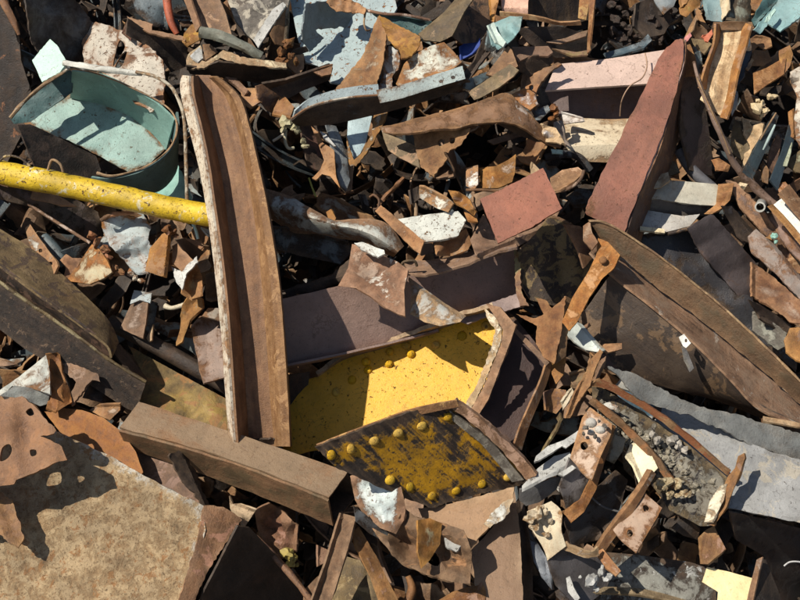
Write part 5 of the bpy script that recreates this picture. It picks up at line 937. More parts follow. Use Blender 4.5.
for (nm, o_, L, m_, lb) in [
    ('teal_sheet', [(700, -12), (722, -12), (724, 14), (722, 22), (706, 20)], (34, .1, .1), mat('brown', paint=(.22, .34, .36), cover=.85), 'dull teal sheet at the top edge above the tan trough'),
    ('cream_sheet', [(720, -12), (730, -12), (729, 10), (722, 20), (721, 8)], (44, .3, .2), CREAM, 'narrow cream sheet edge at the top edge above the tan trough'),
    ('bent_green_sheet', [(730, -12), (750, -12), (752, 20), (744, 22), (726, 20), (729, 10)], (38, -.3, .2), mat('olive', paint=(.40, .42, .32), cover=.6), 'bent grey-green sheet right of the narrow cream sheet'),
    ('teal_wing', [(754, 30), (764, 18), (776, 4), (784, -10), (812, -12), (810, 6), (796, 20), (780, 32), (768, 24), (760, 34)], (42, .15, .15), mat('brown', paint=(.20, .36, .37), cover=.88), 'spread teal wing of sheet metal at the top right corner'),
    ('white_sliver', [(765, 22), (770, 12), (775, 8), (776, 10), (771, 18), (768, 22)], (56, .2, .3), MINT, 'bright white sliver on the teal wing'),
    ('dark_teal_edge', [(752, 20), (760, 6), (768, -10), (784, -10), (776, 4), (762, 18), (755, 26)], (30, -.5, -.4), TEALD, 'dark teal edge strip left of the teal wing'),
    ('rust_yellow_block', [(679, 8), (690, -2), (698, -4), (701, 4), (692, 12), (686, 17), (680, 14)], (42, .2, .2), mat('orange', paint=(.45, .34, .12), cover=.5), 'small rusty yellow block near the top edge left of the tan trough'),
    ('orange_top_piece', [(678, -12), (694, -12), (692, -2), (680, 8)], (40, .2, .1), ORANGE, 'small orange piece at the top edge above the rusty yellow block'),
    ('red_tip', [(684, 38), (690, 32), (692, 36), (686, 42)], (64, .2, .2), mat('mauve', paint=(.5, .2, .18), cover=.9), 'tiny red tip beside the top of the brown post'),
    ('red_tip', [(702, 37), (712, 29), (713, 34), (708, 42)], (64, .2, .2), mat('mauve', paint=(.6, .2, .12), cover=.9), 'tiny red flap left of the tan trough top'),
    ('brown_gusset', [(692, 38), (704, 40), (712, 44), (704, 54), (696, 48)], (48, .1, .1), mat('olive', paint=(.3, .2, .1), cover=.5), 'small brown gusset between the brown post and the tan trough'),
    ('slate_edge', [(694, 46), (700, 48), (703, 64), (699, 76), (696, 60)], (50, -.6, .1), BLUEG, 'slate edge strip left of the tan trough'),
    ('dark_blue_curl', [(738, 56), (750, 36), (752, 52), (744, 76), (736, 88), (734, 74)], (44, -.3, .1), mat('dark', paint=(.08, .11, .14), cover=.7, gloss=.2), 'dark blue curl right of the tan trough'),
    ('grey_glint_shell', [(732, 84), (738, 92), (738, 104), (732, 116), (729, 104)], (42, .1, .1), ALUP, 'small grey shell beside the lower end of the tan trough'),
    ('rusty_clip', [(751, 38), (756, 36), (770, 38), (772, 46), (764, 50), (758, 46), (752, 52)], (52, .2, .2), mat('orange', paint=(.4, .2, .12), cover=.5), 'small rusty clip under the teal wing'),
    ('ochre_sliver', [(746, 68), (752, 58), (754, 60), (748, 70)], (50, .3, .2), mat('tan'), 'thin ochre sliver right of the dark blue curl'),
    ('dark_leaf', [(754, 50), (768, 50), (772, 60), (764, 66), (752, 66)], (40, -.5, -.2), BROWN, 'brown shaded leaf of metal left of the bent orange plate'),
]: sheet(nm, m_, o_, L, lb, 'sheet', wav=1.2, jag=.8)
op = root('bent_orange_plate', 'bent orange-brown plate at the right under the teal wing', 'plate', 770, 70, 50)
sheet('face', mat('orange', paint=(.42, .23, .09), cover=.6), [(753, 73), (766, 68), (780, 60), (786, 58), (784, 74), (768, 84), (754, 94)], (72, .2, .25), parent=op, wav=.8)
sheet('upper_bend', mat('orange', spec2=(.4, .2, .1), spec2c=.4), [(780, 60), (780, 50), (790, 45), (793, 54), (790, 66), (784, 74)], (70, -.2, .2), parent=op)
lumps('gold_crust', mat('tan', paint=(.78, .60, .34), cover=.8), [(757, 108, 66, 4.5), (762, 104, 66, 4), (765, 110, 66, 4), (758, 101, 66, 3), (770, 98, 64, 3.5), (774, 96, 64, 3), (762, 115, 62, 3)], label='bright gold crusty lump below the bent orange plate', cat='chunk')
sheet('cream_torn_strip', mat('orange', paint=(.80, .74, .60), cover=.7, size=1.6), [(790, 72), (800, 66), (812, 66), (812, 150), (802, 150), (796, 140), (794, 120), (797, 96), (791, 84)], (66, .3, .1), 'torn cream strip at the right edge', 'bar', crumple=(2, .5, 11))
sheet('rust_backing', ORANGE, [(788, 112), (794, 108), (796, 140), (790, 136)], (54, .2, .1), 'small rusty backing plate left of the torn cream strip', 'plate')
sheet('grey_green_scrap', mat('olive', paint=(.46, .46, .30), cover=.6), [(790, 158), (800, 150), (812, 148), (812, 176), (796, 172), (788, 166)], (44, .2, .2), 'grey-green scrap at the right edge under the torn cream strip', 'sheet')
sheet('pale_wedge_strip', mat('olive', paint=(.55, .60, .44), cover=.8), [(782, 166), (788, 148), (792, 142), (791, 152), (787, 166)], (54, .3, .2), 'narrow pale green wedge between the dark angled bars', 'bar')
os_ = root('ochre_torn_sheet', 'ochre torn sheet with a split right of the dark brown cable', 'sheet', 745, 140, 40)
sheet('left_leaf', mat('olive', paint=(.40, .27, .12), cover=.5), [(732, 130), (734, 120), (740, 122), (742, 134), (746, 140), (750, 148), (742, 160), (736, 156), (730, 150)], (48, .3, .15), parent=os_, crumple=(1, .4, 10))
sheet('right_leaf', mat('tan', paint=(.48, .42, .26), cover=.5), [(742, 118), (748, 120), (752, 126), (764, 122), (762, 134), (752, 150), (746, 164), (742, 168), (744, 154), (750, 146), (744, 134)], (52, .3, .1), parent=os_, crumple=(1, .4, 10))
for (o_, L, m_, lb) in [
    ([(742, 172), (764, 132), (774, 112), (779, 116), (768, 146), (752, 180)], (58, -.5, -.1), mat('dark', paint=(.07, .10, .11), cover=.8, gloss=.2), 'dark steel bar slanting up left of the second slanted dark bar'),
    ([(770, 180), (782, 152), (790, 124), (794, 140), (786, 164), (778, 190)], (54, -.4, -.1), mat('dark', paint=(.06, .09, .11), cover=.8, gloss=.2), 'second dark slanted bar near the right edge'),
    ([(766, 176), (770, 150), (778, 134), (782, 140), (774, 176)], (40, -.5, 0), mat('mauve', paint=(.12, .08, .07), cover=.6), 'dull brown slat between the two slanted dark bars')]:
    sheet('slanted_bar', m_, o_, L, lb, 'bar', wav=.5)
tube('teal_glint_streak', mat('grey', paint=(.45, .58, .56), cover=.9), [(763, 150, 66), (769, 138, 68), (775, 125, 68)], [.8, 1.6, 1], 'thin teal streak painted as a glint on the slanted dark bar', 'rod')  # glint on the bar, built as a thin pale teal tube
tube('pale_edge_rod', mat('tan'), [(760, 140, 60), (768, 126, 62), (776, 113, 62)], .9, 'thin pale rod along the left edge of the slanted dark bar', 'rod')
sheet('brown_leaf_scrap', mat('brown', spec2=(.42, .24, .14), spec2c=.3), [(760, 166), (763, 160), (769, 170), (768, 184), (762, 182)], (52, .2, .1), 'small brown leaf shaped scrap right of the cable', 'sheet')
sheet('rusty_nugget_scrap', mat('orange', paint=(.6, .45, .3), cover=.4), [(711, 160), (718, 158), (730, 166), (728, 172), (716, 170)], (56, .2, .2), 'small orange scrap left of the cable above the cream corrugated beam', 'sheet', crumple=(2, .6, 7))
sheet('right_orange_bits', mat('orange', spec2=(.5, .3, .2), spec2c=.3), [(776, 184), (784, 182), (796, 196), (790, 202), (780, 194)], (52, .2, .2), 'orange brown scrap near the right edge above the window frame', 'sheet', crumple=(2, .6, 8))
sheet('small_cream_chip', CREAM, [(734, 188), (740, 182), (748, 184), (744, 190)], (58, .2, .2), 'small cream chip left of the cable near the cream corrugated beam', 'sheet')
sheet('shaded_chip', mat('olive', paint=(.30, .30, .22), cover=.7), [(666, 158), (676, 162), (680, 172), (670, 176), (664, 168)], (36, 0, .1), 'dim grey-green chip under the right side of the red girder', 'sheet')
tube('shaded_tube', mat('dark', paint=(.10, .10, .11), cover=.7), [(680, 150, 44), (692, 170, 44), (712, 188, 42)], 6, 'dark tube below the brown post', 'pipe')

cb2 = root('cream_corrugated_beam', 'cream and grey corrugated beam right of the red girder foot', 'beam', 690, 205, 40)
sheet('upper_rib', mat('tan', paint=(.46, .44, .36), cover=.8), [(652, 178), (668, 180), (716, 184), (722, 188), (718, 206), (690, 204), (650, 198)], (56, .05, .2), parent=cb2)
sheet('white_cap', CREAM, [(654, 176), (668, 172), (670, 180), (660, 188), (652, 188)], (66, .2, .2), parent=cb2)
sheet('mid_rib', mat('dark', paint=(.22, .19, .16), cover=.8), [(650, 198), (690, 204), (712, 208), (706, 216), (682, 218), (648, 212)], (46, 0, -.9), parent=cb2)
sheet('lower_rib', mat('tan', paint=(.48, .46, .42), cover=.85), [(646, 210), (682, 216), (700, 214), (690, 226), (666, 232), (640, 228), (642, 218)], (54, .05, .2), parent=cb2)
sheet('cream_foot', mat('tan', paint=(.80, .70, .48), cover=.9), [(640, 226), (664, 229), (665, 233), (640, 230)], (60, 0, .4), parent=cb2)
sheet('rust_end', mat('orange', paint=(.50, .30, .12), cover=.5), [(718, 184), (734, 183), (730, 200), (722, 208), (712, 214), (704, 214), (716, 204)], (66, .2, .1), parent=cb2, crumple=(1, .5, 10))
tube('bottom_roll', mat('dark', spec2=(.22, .14, .08), spec2c=.4), [(668, 234, 56), (690, 228, 58), (708, 218, 58)], 2, parent=cb2)

# bars at the right edge
for (nm, o_, L, m_, lb) in [
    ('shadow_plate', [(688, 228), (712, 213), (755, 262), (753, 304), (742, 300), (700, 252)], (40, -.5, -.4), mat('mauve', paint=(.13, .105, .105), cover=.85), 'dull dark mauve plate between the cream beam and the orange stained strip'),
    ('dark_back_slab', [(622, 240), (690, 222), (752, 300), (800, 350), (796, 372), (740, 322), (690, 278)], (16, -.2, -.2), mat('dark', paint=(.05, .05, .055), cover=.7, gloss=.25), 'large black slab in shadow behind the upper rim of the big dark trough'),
    ('narrow_dark_bar', [(722, 206), (732, 206), (754, 232), (750, 244), (738, 236)], (52, -.6, -.2), mat('dark', paint=(.12, .11, .12), cover=.6), 'upper part of the long grey bar at the right, painted dark for shade'),  # unlit stretch of the grey bar, shade put into darker paint
    ('long_grey_bar', [(748, 236), (756, 229), (776, 246), (812, 290), (812, 312), (780, 278), (752, 252)], (66, .1, .1), mat('mauve', paint=(.30, .26, .23), cover=.75), 'long grey-brown flat bar running to the right edge'),
    ('orange_stained_strip', [(752, 262), (772, 276), (796, 296), (812, 306), (812, 326), (790, 322), (770, 306), (752, 296)], (54, .15, .15), mat('orange', paint=(.70, .62, .50), cover=.38, soft=.1), 'orange stained strip fading to pale under the long grey bar'),
    ('brown_slat_bar', [(726, 180), (736, 182), (760, 208), (800, 262), (812, 276), (812, 290), (776, 246), (744, 212)], (50, -.3, -.1), mat('mauve', paint=(.14, .11, .10), cover=.6), 'dark brown slat directly above the long grey bar'),
    ('mauve_strip', [(764, 214), (772, 212), (812, 262), (812, 276), (790, 250)], (58, .1, .2), mat('mauve', paint=(.30, .22, .19), cover=.7), 'mauve slat between the pipe end and the white window panel'),
    ('greenish_slab', [(752, 312), (760, 314), (786, 334), (786, 346), (778, 350), (752, 330)], (44, .1, .1), mat('grey', paint=(.42, .42, .34), cover=.7), 'pale greenish slab beside the curved end of the big dark trough'),
    ('brown_roll_end', [(784, 340), (790, 328), (812, 326), (812, 366), (796, 360), (786, 352)], (56, .1, .2), mat('orange', spec2=(.2, .12, .08), spec2c=.4), 'rounded brown plate end at the right edge below the orange stained strip'),
    ('thin_black_strip', [(750, 300), (772, 312), (792, 326), (786, 334), (760, 318)], (50, -.6, -.6), DARK, 'thin black strip below the orange stained strip'),
]: sheet(nm, m_, o_, L, lb, 'bar', wav=1, jag=.6)
wf = root('white_framed_panel', 'white panel in a rusty frame at the right edge', 'panel', 790, 220, 50)
sheet('panel', mat('brown', paint=(.74, .74, .66), cover=.93, dirt=.1), [(773, 205), (782, 198), (800, 218), (814, 236), (814, 250), (800, 240)], (80, .15, .2), parent=wf, folds=[((786, 196), (806, 234), -.3)])
loft('frame', mat('orange', spec2=(.42, .28, .18), spec2c=.4), [[(768, 206, 84), (773, 204, 88)], [(784, 224, 84), (789, 221, 88)], [(800, 244, 84), (805, 240, 88)], [(814, 260, 84), (818, 256, 88)]], parent=wf, n=3)
loft('frame', mat('mauve', spec2=(.42, .28, .18), spec2c=.4), [[(779, 193, 88), (789, 184, 78)], [(792, 208, 88), (800, 198, 78)], [(812, 232, 88), (820, 222, 78)]], parent=wf, n=3, flip=True)
pp = root('small_pipe_end', 'small open pipe end with a pale rim left of the white framed panel', 'pipe', 760, 207, 40)
tube('pipe', mat('grey', paint=(.55, .55, .50), cover=.7), [(762, 203, 40), (760, 207, 78)], 5, parent=pp, hollow=.72, seg=18)
lumps('green_glint', mat('grey', paint=(.4, .7, .6), cover=.95), [(774, 236, 62, 2.6), (776, 241, 60, 2)], label='tiny green bead painted as a glint below the small pipe end', cat='chunk')  # glint imitated by small pale green lumps
sheet('dark_clutter_plate', mat('dark', paint=(.12, .12, .13), cover=.4, size=2), [(736, 196), (754, 200), (770, 222), (768, 234), (756, 226), (740, 212)], (40, -.2, 0), 'dark pitted plate around the small pipe end', 'plate', crumple=(2, .4, 9))
sheet('little_rust_flap', mat('orange', paint=(.5, .22, .08), cover=.6), [(764, 228), (770, 230), (772, 240), (766, 238)], (52, .2, .2), 'little orange flap below the small pipe end', 'sheet')
sheet('little_rust_flap', mat('orange', spec2=(.5, .3, .15), spec2c=.4), [(780, 248), (790, 244), (800, 262), (806, 276), (796, 272), (786, 258)], (50, .2, .2), 'orange brown crumpled flap between the mauve slat and the long grey bar', 'sheet', crumple=(2, .6, 8))

# big dark trough
bt3 = root('big_dark_trough', 'large dark curved trough sweeping from the red girder foot to the right edge', 'beam', 700, 320, 70)
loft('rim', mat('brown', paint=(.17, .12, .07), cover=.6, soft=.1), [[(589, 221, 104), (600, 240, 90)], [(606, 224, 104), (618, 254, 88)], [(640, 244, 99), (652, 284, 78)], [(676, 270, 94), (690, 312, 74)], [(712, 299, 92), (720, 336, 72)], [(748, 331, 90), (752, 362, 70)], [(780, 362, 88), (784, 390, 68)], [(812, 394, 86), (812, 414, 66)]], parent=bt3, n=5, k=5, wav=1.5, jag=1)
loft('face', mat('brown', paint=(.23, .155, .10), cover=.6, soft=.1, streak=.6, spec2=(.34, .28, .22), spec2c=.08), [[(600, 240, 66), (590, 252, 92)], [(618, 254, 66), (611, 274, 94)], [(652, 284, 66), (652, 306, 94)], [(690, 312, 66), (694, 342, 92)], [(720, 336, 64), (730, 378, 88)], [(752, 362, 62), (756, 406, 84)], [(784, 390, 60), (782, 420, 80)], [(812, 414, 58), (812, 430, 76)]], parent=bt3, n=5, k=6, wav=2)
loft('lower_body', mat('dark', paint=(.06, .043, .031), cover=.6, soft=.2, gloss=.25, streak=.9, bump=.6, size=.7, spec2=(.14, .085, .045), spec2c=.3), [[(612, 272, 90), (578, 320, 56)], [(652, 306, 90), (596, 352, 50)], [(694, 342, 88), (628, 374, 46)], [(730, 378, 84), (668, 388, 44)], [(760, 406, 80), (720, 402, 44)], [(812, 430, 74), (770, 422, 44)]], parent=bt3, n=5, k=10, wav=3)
tube('lit_edge_line', mat('tan', spec2=(.2, .12, .07), spec2c=.4), [(589, 221, 105), (606, 223, 105), (640, 243, 100), (676, 269, 95), (712, 298, 93), (748, 330, 91), (780, 361, 89), (812, 393, 87)], 1.1, parent=bt3, wob=.5)  # sunlit rim edge drawn as a paler tan line
sheet('end_block', BROWN, [(762, 418), (772, 414), (804, 426), (812, 430), (812, 450), (790, 442), (763, 428)], (70, -.2, .1), parent=bt3)
sheet('end_edge', mat('tan', paint=(.5, .4, .3), cover=.5), [(763, 416), (812, 425), (812, 429), (763, 421)], (82, 0, .4), parent=bt3)
tg = root('white_tag', 'tiny white tag with a hole hanging on the dark trough', 'tag', 685, 340, 90)
sheet('tag', mat('grey', paint=(.82, .82, .76), cover=1.0, dirt=.05, edgew=0), [(679, 337), (684, 334), (691, 343), (686, 348), (683, 346)], (108, .2, .2), parent=tg, th=.8, jag=.1, holes=[[(685, 339), (687, 339), (687, 342), (685, 342)]])
sheet('tail', mat('grey', paint=(.24, .23, .22), cover=.8), [(682, 346), (687, 350), (694, 368), (690, 372), (684, 360)], (98, -.2, 0), parent=tg, th=.8)
bk = root('rust_flange_arc', 'curved orange-brown flange arc left of the big dark trough', 'plate', 596, 265, 60)
sheet('face', mat('orange', paint=(.42, .25, .12), cover=.6, dirt=.15), [(598, 238), (608, 242), (620, 255), (614, 268), (602, 279), (589, 298), (577, 322), (569, 331), (562, 322), (572, 298), (588, 272), (596, 256)], (110, .3, .15), parent=bk, wav=1.2)
rivet(mat('orange'), bk, lambda x, y: 113 + .3 * (x - 593) + .15 * (y - 266), 603, 260, 3.4, 'bolt_head')
sheet('hook', mat('orange', paint=(.42, .28, .16), cover=.6), [(583, 226), (590, 221), (592, 232), (598, 242), (592, 250), (583, 240)], (108, .3, .2), parent=bk)
sheet('cheek', mat('mauve', paint=(.14, .07, .05), cover=.6), [(564, 224), (580, 226), (596, 240), (596, 254), (584, 268), (578, 250)], (78, -.7, -.1), parent=bk)
sheet('grimy_black_plate', mat('dark', spec2=(.20, .13, .05), spec2c=.55, size=1.6), [(518, 252), (536, 234), (548, 218), (560, 220), (596, 244), (594, 262), (580, 286), (574, 302), (556, 306), (530, 300), (522, 286)], (52, -.15, -.35), 'grimy black plate with golden speckle below the flat red plate', 'plate', wav=2.5)
tube('plate_lip', mat('brown', spec2=(.3, .2, .1), spec2c=.3), [(546, 222, 62), (550, 217, 64), (566, 222, 62), (596, 243, 58)], 1.4, 'thin rusty lip bar along the top of the grimy black plate', 'rod', wob=.5)
st = root('torn_rust_star', 'torn star shaped rusty bracket right of the mauve girder end', 'bracket', 545, 330, 60)
sheet('left_leaf', mat('orange', paint=(.36, .30, .12), cover=.35), [(516, 314), (536, 318), (544, 314), (536, 298), (546, 300), (552, 308), (566, 296), (562, 330), (554, 364), (544, 358), (536, 344), (537, 326)], (88, .3, .1), parent=st, wav=1, jag=.8)
sheet('right_leaf', mat('brown', paint=(.22, .24, .22), cover=.45), [(566, 296), (574, 300), (578, 296), (574, 320), (568, 330), (566, 356), (556, 364), (562, 332)], (84, -.8, 0), parent=st, wav=1)
sheet('foot', mat('orange', spec2=(.4, .2, .1), spec2c=.4), [(554, 356), (566, 354), (564, 374), (556, 384), (550, 370)], (74, .2, .1), parent=st)
sheet('mint_white_rod', mat('tan', paint=(.72, .80, .74), cover=.85, edgew=.3), [(568, 334), (573, 320), (582, 324), (594, 338), (606, 350), (598, 352), (586, 350), (574, 342)], (86, .1, .25), 'short mint white bar poking out right of the torn rusty star', 'bar', wav=1)
sheet('brown_tab', mat('orange', paint=(.42, .26, .13), cover=.6), [(602, 344), (622, 343), (622, 349), (606, 353)], (78, .1, .3), 'small flat brown tab right of the mint white bar', 'plate')
tube('pinkish_nub', MAUVE, [(584, 328, 74), (590, 324, 76)], 2, 'tiny pinkish nub above the mint white bar', 'rod')

# cluster of slim strips between the yellow girder and the bolted brackets
for (o_, L, m_, lb) in [
    ([(600, 349), (603, 352), (594, 372), (590, 386), (578, 402), (570, 418), (566, 418), (574, 396), (584, 376), (590, 360)], (112, .4, .1), mat('orange', paint=(.60, .52, .40), cover=.5, size=2), 'long slim curved strip with a pale edge right of the yellow girder'),
    ([(562, 402), (572, 388), (574, 392), (566, 406), (563, 410)], (92, .3, .2), CREAM, 'short cream sliver left of the long slim curved strip'),
    ([(552, 432), (558, 422), (556, 418), (560, 412), (561, 418), (556, 430), (542, 452), (538, 456)], (84, .3, .1), mat('olive', paint=(.5, .42, .2), cover=.6), 'thin ochre sliver in the dark gap right of the yellow girder'),
    ([(606, 356), (598, 362), (592, 384), (596, 386), (600, 372), (605, 362)], (98, .3, 0), mat('brown', paint=(.4, .36, .3), cover=.5), 'second slim strip close behind the long slim curved strip')]:
    sheet('slim_strip', m_, o_, L, lb, 'bar', wav=.8, jag=.5)
sheet('rust_block_piece', mat('orange', spec2=(.20, .11, .07), spec2c=.4), [(545, 392), (552, 388), (566, 390), (566, 402), (556, 414), (546, 410)], (68, -.1, .2), 'small rusty block in the gap right of the yellow girder rim', 'plate', folds=[((544, 396), (568, 396), -.6)])
sheet('brown_offcut', mat('brown', spec2=(.3, .2, .1), spec2c=.3), [(570, 374), (584, 370), (590, 380), (584, 390), (572, 388)], (64, .1, .2), 'small brown shelf piece below the torn rusty star', 'plate', crumple=(1, .5, 8))
sheet('maroon_plate', mat('mauve', paint=(.12, .07, .06), cover=.7), [(596, 352), (620, 352), (618, 372), (600, 368)], (50, -.3, -.2), 'shaded maroon panel below the small flat brown tab', 'plate')

# bright slate slab
sl_ = root('slate_blue_slab', 'large light slate grey slab at the right with a darker ragged strip along its top', 'plate', 720, 440, 50)
sheet('lit_face', mat('grey', paint=(.37, .375, .37), cover=.85, soft=.15, spec2=(.44, .40, .32), spec2c=.25, dirt=.35, chips=.05, streak=.8), [(612, 400), (660, 404), (682, 412), (700, 420), (724, 430), (740, 440), (780, 454), (840, 470), (840, 535), (800, 523), (760, 514), (728, 508), (690, 470), (640, 430)], (84, .1, .15), parent=sl_, wav=2, jag=1)
sheet('upper_strip', mat('grey', paint=(.21, .22, .21), cover=.8, soft=.15), [(608, 366), (637, 375), (674, 396), (700, 407), (735, 414), (760, 422), (840, 446), (840, 476), (790, 460), (758, 446), (740, 440), (724, 430), (705, 423), (689, 414), (680, 414), (661, 407), (640, 400)], (94, -.2, -.2), parent=sl_, wav=1.5, jag=1.4)
bl_ = root('blue_steel_box', 'small blue steel box end above the gunk filled channel', 'box', 640, 400, 60)
sheet('side', mat('dark', paint=(.13, .21, .27), cover=.85), [(612, 388), (632, 392), (660, 398), (656, 412), (652, 420), (640, 412), (618, 396)], (76, -.1, -.4), parent=bl_)
sheet('top', mat('tan', paint=(.48, .50, .46), cover=.8), [(614, 386), (620, 380), (634, 378), (652, 386), (662, 394), (658, 399), (640, 394)], (84, 0, .4), parent=bl_)
sheet('end', DARK, [(658, 398), (664, 398), (660, 416), (654, 420)], (72, -1, 0), parent=bl_)

# channel full of gunk
gk = root('gunk_filled_channel', 'rust rimmed channel filled with hardened grey gunk at the lower right', 'beam', 670, 440, 90)
sheet('web', mat('olive', paint=(.28, .26, .21), cover=.6, size=2, spec2=(.05, .04, .035), spec2c=.35, bump=2.2), [(592, 386), (602, 388), (640, 410), (690, 446), (728, 478), (726, 500), (712, 526), (700, 526), (670, 510), (640, 468), (614, 430), (594, 408)], (92, .05, .05), parent=gk, wav=4, sp=4)
loft('rim', mat('brown', spec2=(.26, .10, .05), spec2c=.5), [[(586, 388, 106), (589, 382, 110)], [(600, 385, 108), (603, 380, 112)], [(640, 406, 108), (643, 401, 112)], [(680, 434, 108), (683, 429, 112)], [(728, 475, 106), (731, 470, 110)]], parent=gk, n=5, k=3, th=2.5, wav=1.2, jag=.8)
loft('rim', mat('brown', spec2=(.36, .17, .08), spec2c=.5), [[(588, 402, 108), (593, 399, 112)], [(612, 421, 108), (617, 416, 112)], [(634, 442, 106), (640, 438, 110)], [(654, 464, 104), (660, 460, 108)], [(672, 490, 102), (678, 486, 106)]], parent=gk, n=5, k=3, th=2.5, wav=1.2, jag=.8, flip=True)
sheet('end_flange', mat('orange', spec2=(.34, .2, .13), spec2c=.3), [(728, 476), (735, 468), (738, 456), (744, 453), (745, 458), (738, 478), (726, 508), (714, 526), (706, 524), (718, 500)], (112, .6, .1), parent=gk, th=3)
sheet('pale_gusset', mat('tan', paint=(.84, .78, .58), cover=.7, size=2), [(704, 522), (710, 500), (720, 486), (727, 484), (724, 500), (712, 522)], (112, .4, .1), parent=gk, crumple=(1, .4, 8))
_g = random.Random(8); pts = []
for i in range(380):
    t = _g.random(); x = 602 + 118 * t; y = 394 + 86 * t + _g.uniform(4, 34) * (1 - .1 * t); pts.append((x - 3, y + 2, 91 + _g.uniform(-2, 3.5), _g.uniform(1.2, 3.6)))
lumps('gunk', mat('olive', paint=(.50, .45, .34), cover=.62, size=2.4, gloss=.1, spec2=(.09, .075, .055), spec2c=.3), pts, parent=gk, rnd=_g)
pts = [(676 + _g.uniform(-18, 12), 488 + _g.uniform(-8, 8), 106, _g.uniform(2.5, 5)) for i in range(14)]
lumps('gunk', mat('tan', paint=(.52, .45, .30), cover=.6, size=3, gloss=.2), pts, parent=gk, rnd=_g)
sheet('white_smear', WHITE, [(604, 404), (610, 402), (618, 406), (616, 410), (606, 408)], (106, .1, .2), parent=gk, jag=1)
lumps('grey_crest', mat('grey', paint=(.48, .44, .37), cover=.7, gloss=.2), [(672, 441, 102, 4), (678, 445, 102, 4.5), (684, 449, 102, 3.5), (657, 440, 102, 4), (652, 434, 102, 3)], parent=gk)
# plate with bolts (left leg)
bs_ = root('bolted_strap', 'pale pinkish strap with bolts and a punched hole beside the bright aluminium flaps', 'bracket', 595, 440, 100)
bsf = sheet('plate', mat('orange', paint=(.60, .45, .33), cover=.85, size=1.8, dirt=.15, edgew=.5), [(582, 418), (590, 407), (612, 424), (611, 434), (600, 458), (592, 480), (586, 476), (570, 458), (576, 438)], (130, .2, .25), parent=bs_, holes=[[(581, 443), (586, 442), (588, 447), (584, 450), (581, 448)]], wav=.8)
sheet('side', mat('orange', spec2=(.3, .15, .07), spec2c=.4), [(611, 424), (616, 426), (606, 458), (596, 490), (584, 512), (572, 522), (562, 512), (568, 508), (580, 500), (590, 480)], (112, -.4, 0), parent=bs_)
sheet('shaded_part', mat('dark', paint=(.24, .22, .21), cover=.7), [(570, 458), (588, 474), (590, 482), (578, 502), (566, 508), (560, 486)], (108, -.5, -.5), parent=bs_)  # strap paint darkened where it turns into shade
fb_ = o_f[bsf.name]
for (x, y, r) in [(591, 423, 4.6), (600, 430, 4.4), (591, 432, 3)]: rivet(mat('grey', paint=(.55, .52, .46), cover=.7, size=2), bsf, fb_, x, y, r, 'bolt', h=1.1)
lumps('grit', mat('grey', paint=(.34, .31, .25), cover=.4, size=3), [(586, 428, 136, 2.5), (595, 437, 136, 2.6), (604, 426, 136, 2.2), (599, 421, 136, 2.2), (584, 434, 134, 2.2)], parent=bs_)
# two holed plate
th_ = root('two_hole_plate', 'square rusty plate with two round holes at the lower right', 'bracket', 636, 522, 90)
sheet('plate', mat('orange', paint=(.58, .42, .30), cover=.8, size=1.6, dirt=.2, edgew=.4), [(638, 491), (646, 494), (662, 508), (658, 516), (636, 553), (622, 542), (613, 530), (626, 510)], (124, .25, .1), parent=th_, holes=[[(643, 506), (646, 505), (649, 508), (647, 511), (644, 511)], [(628, 530), (631, 530), (633, 534), (630, 537), (627, 535)]], wav=.8)
loft('strap', mat('orange', paint=(.66, .60, .50), cover=.5, size=2), [[(652, 470, 128), (656, 474, 124)], [(640, 490, 130), (644, 494, 126)], [(622, 514, 124), (628, 520, 120)], [(604, 538, 116), (610, 544, 112)], [(596, 552, 110), (602, 556, 106)]], parent=th_, th=6, n=4, k=3, flip=True)
sheet('cream_web', mat('tan', paint=(.84, .74, .52), cover=.88, dirt=.1), [(630, 444), (640, 442), (652, 456), (658, 468), (650, 476), (642, 486), (634, 466), (626, 456)], (104, .2, .1), 'sunlit cream web inside the angle under the gunk filled channel', 'plate')
sheet('shaded_web', mat('olive', paint=(.40, .36, .26), cover=.8), [(612, 434), (626, 438), (622, 452), (614, 464), (606, 460)], (98, .1, -.1), 'shaded part of the cream web, painted darker, right of the pale bolted strap', 'plate')  # cream web's shaded part, shade put into a darker paint
# aluminium flaps
al = root('aluminium_flaps', 'bright bent aluminium flaps left of the pale bolted strap', 'sheet', 550, 460, 90)
sheet('upper_flap', ALUP, [(536, 456), (548, 446), (564, 440), (582, 428), (580, 438), (566, 448), (562, 446), (540, 460), (534, 462)], (126, .1, .5), parent=al, wav=1.5)
sheet('middle_flap', ALUP, [(522, 486), (538, 468), (554, 456), (570, 452), (574, 464), (560, 474), (548, 478), (534, 486), (522, 492)], (120, .1, .45), parent=al, folds=[((524, 488), (572, 462), -.6)], wav=1.5)
sheet('small_flap', ALUP, [(558, 474), (572, 465), (576, 468), (564, 476)], (120, .1, .3), parent=al)
sheet('lower_curl', mat('grey', paint=(.20, .20, .20), cover=.8, gloss=.2), [(520, 490), (534, 486), (552, 478), (562, 478), (556, 490), (540, 502), (526, 506), (519, 500)], (104, -.3, -.7), parent=al, wav=1)
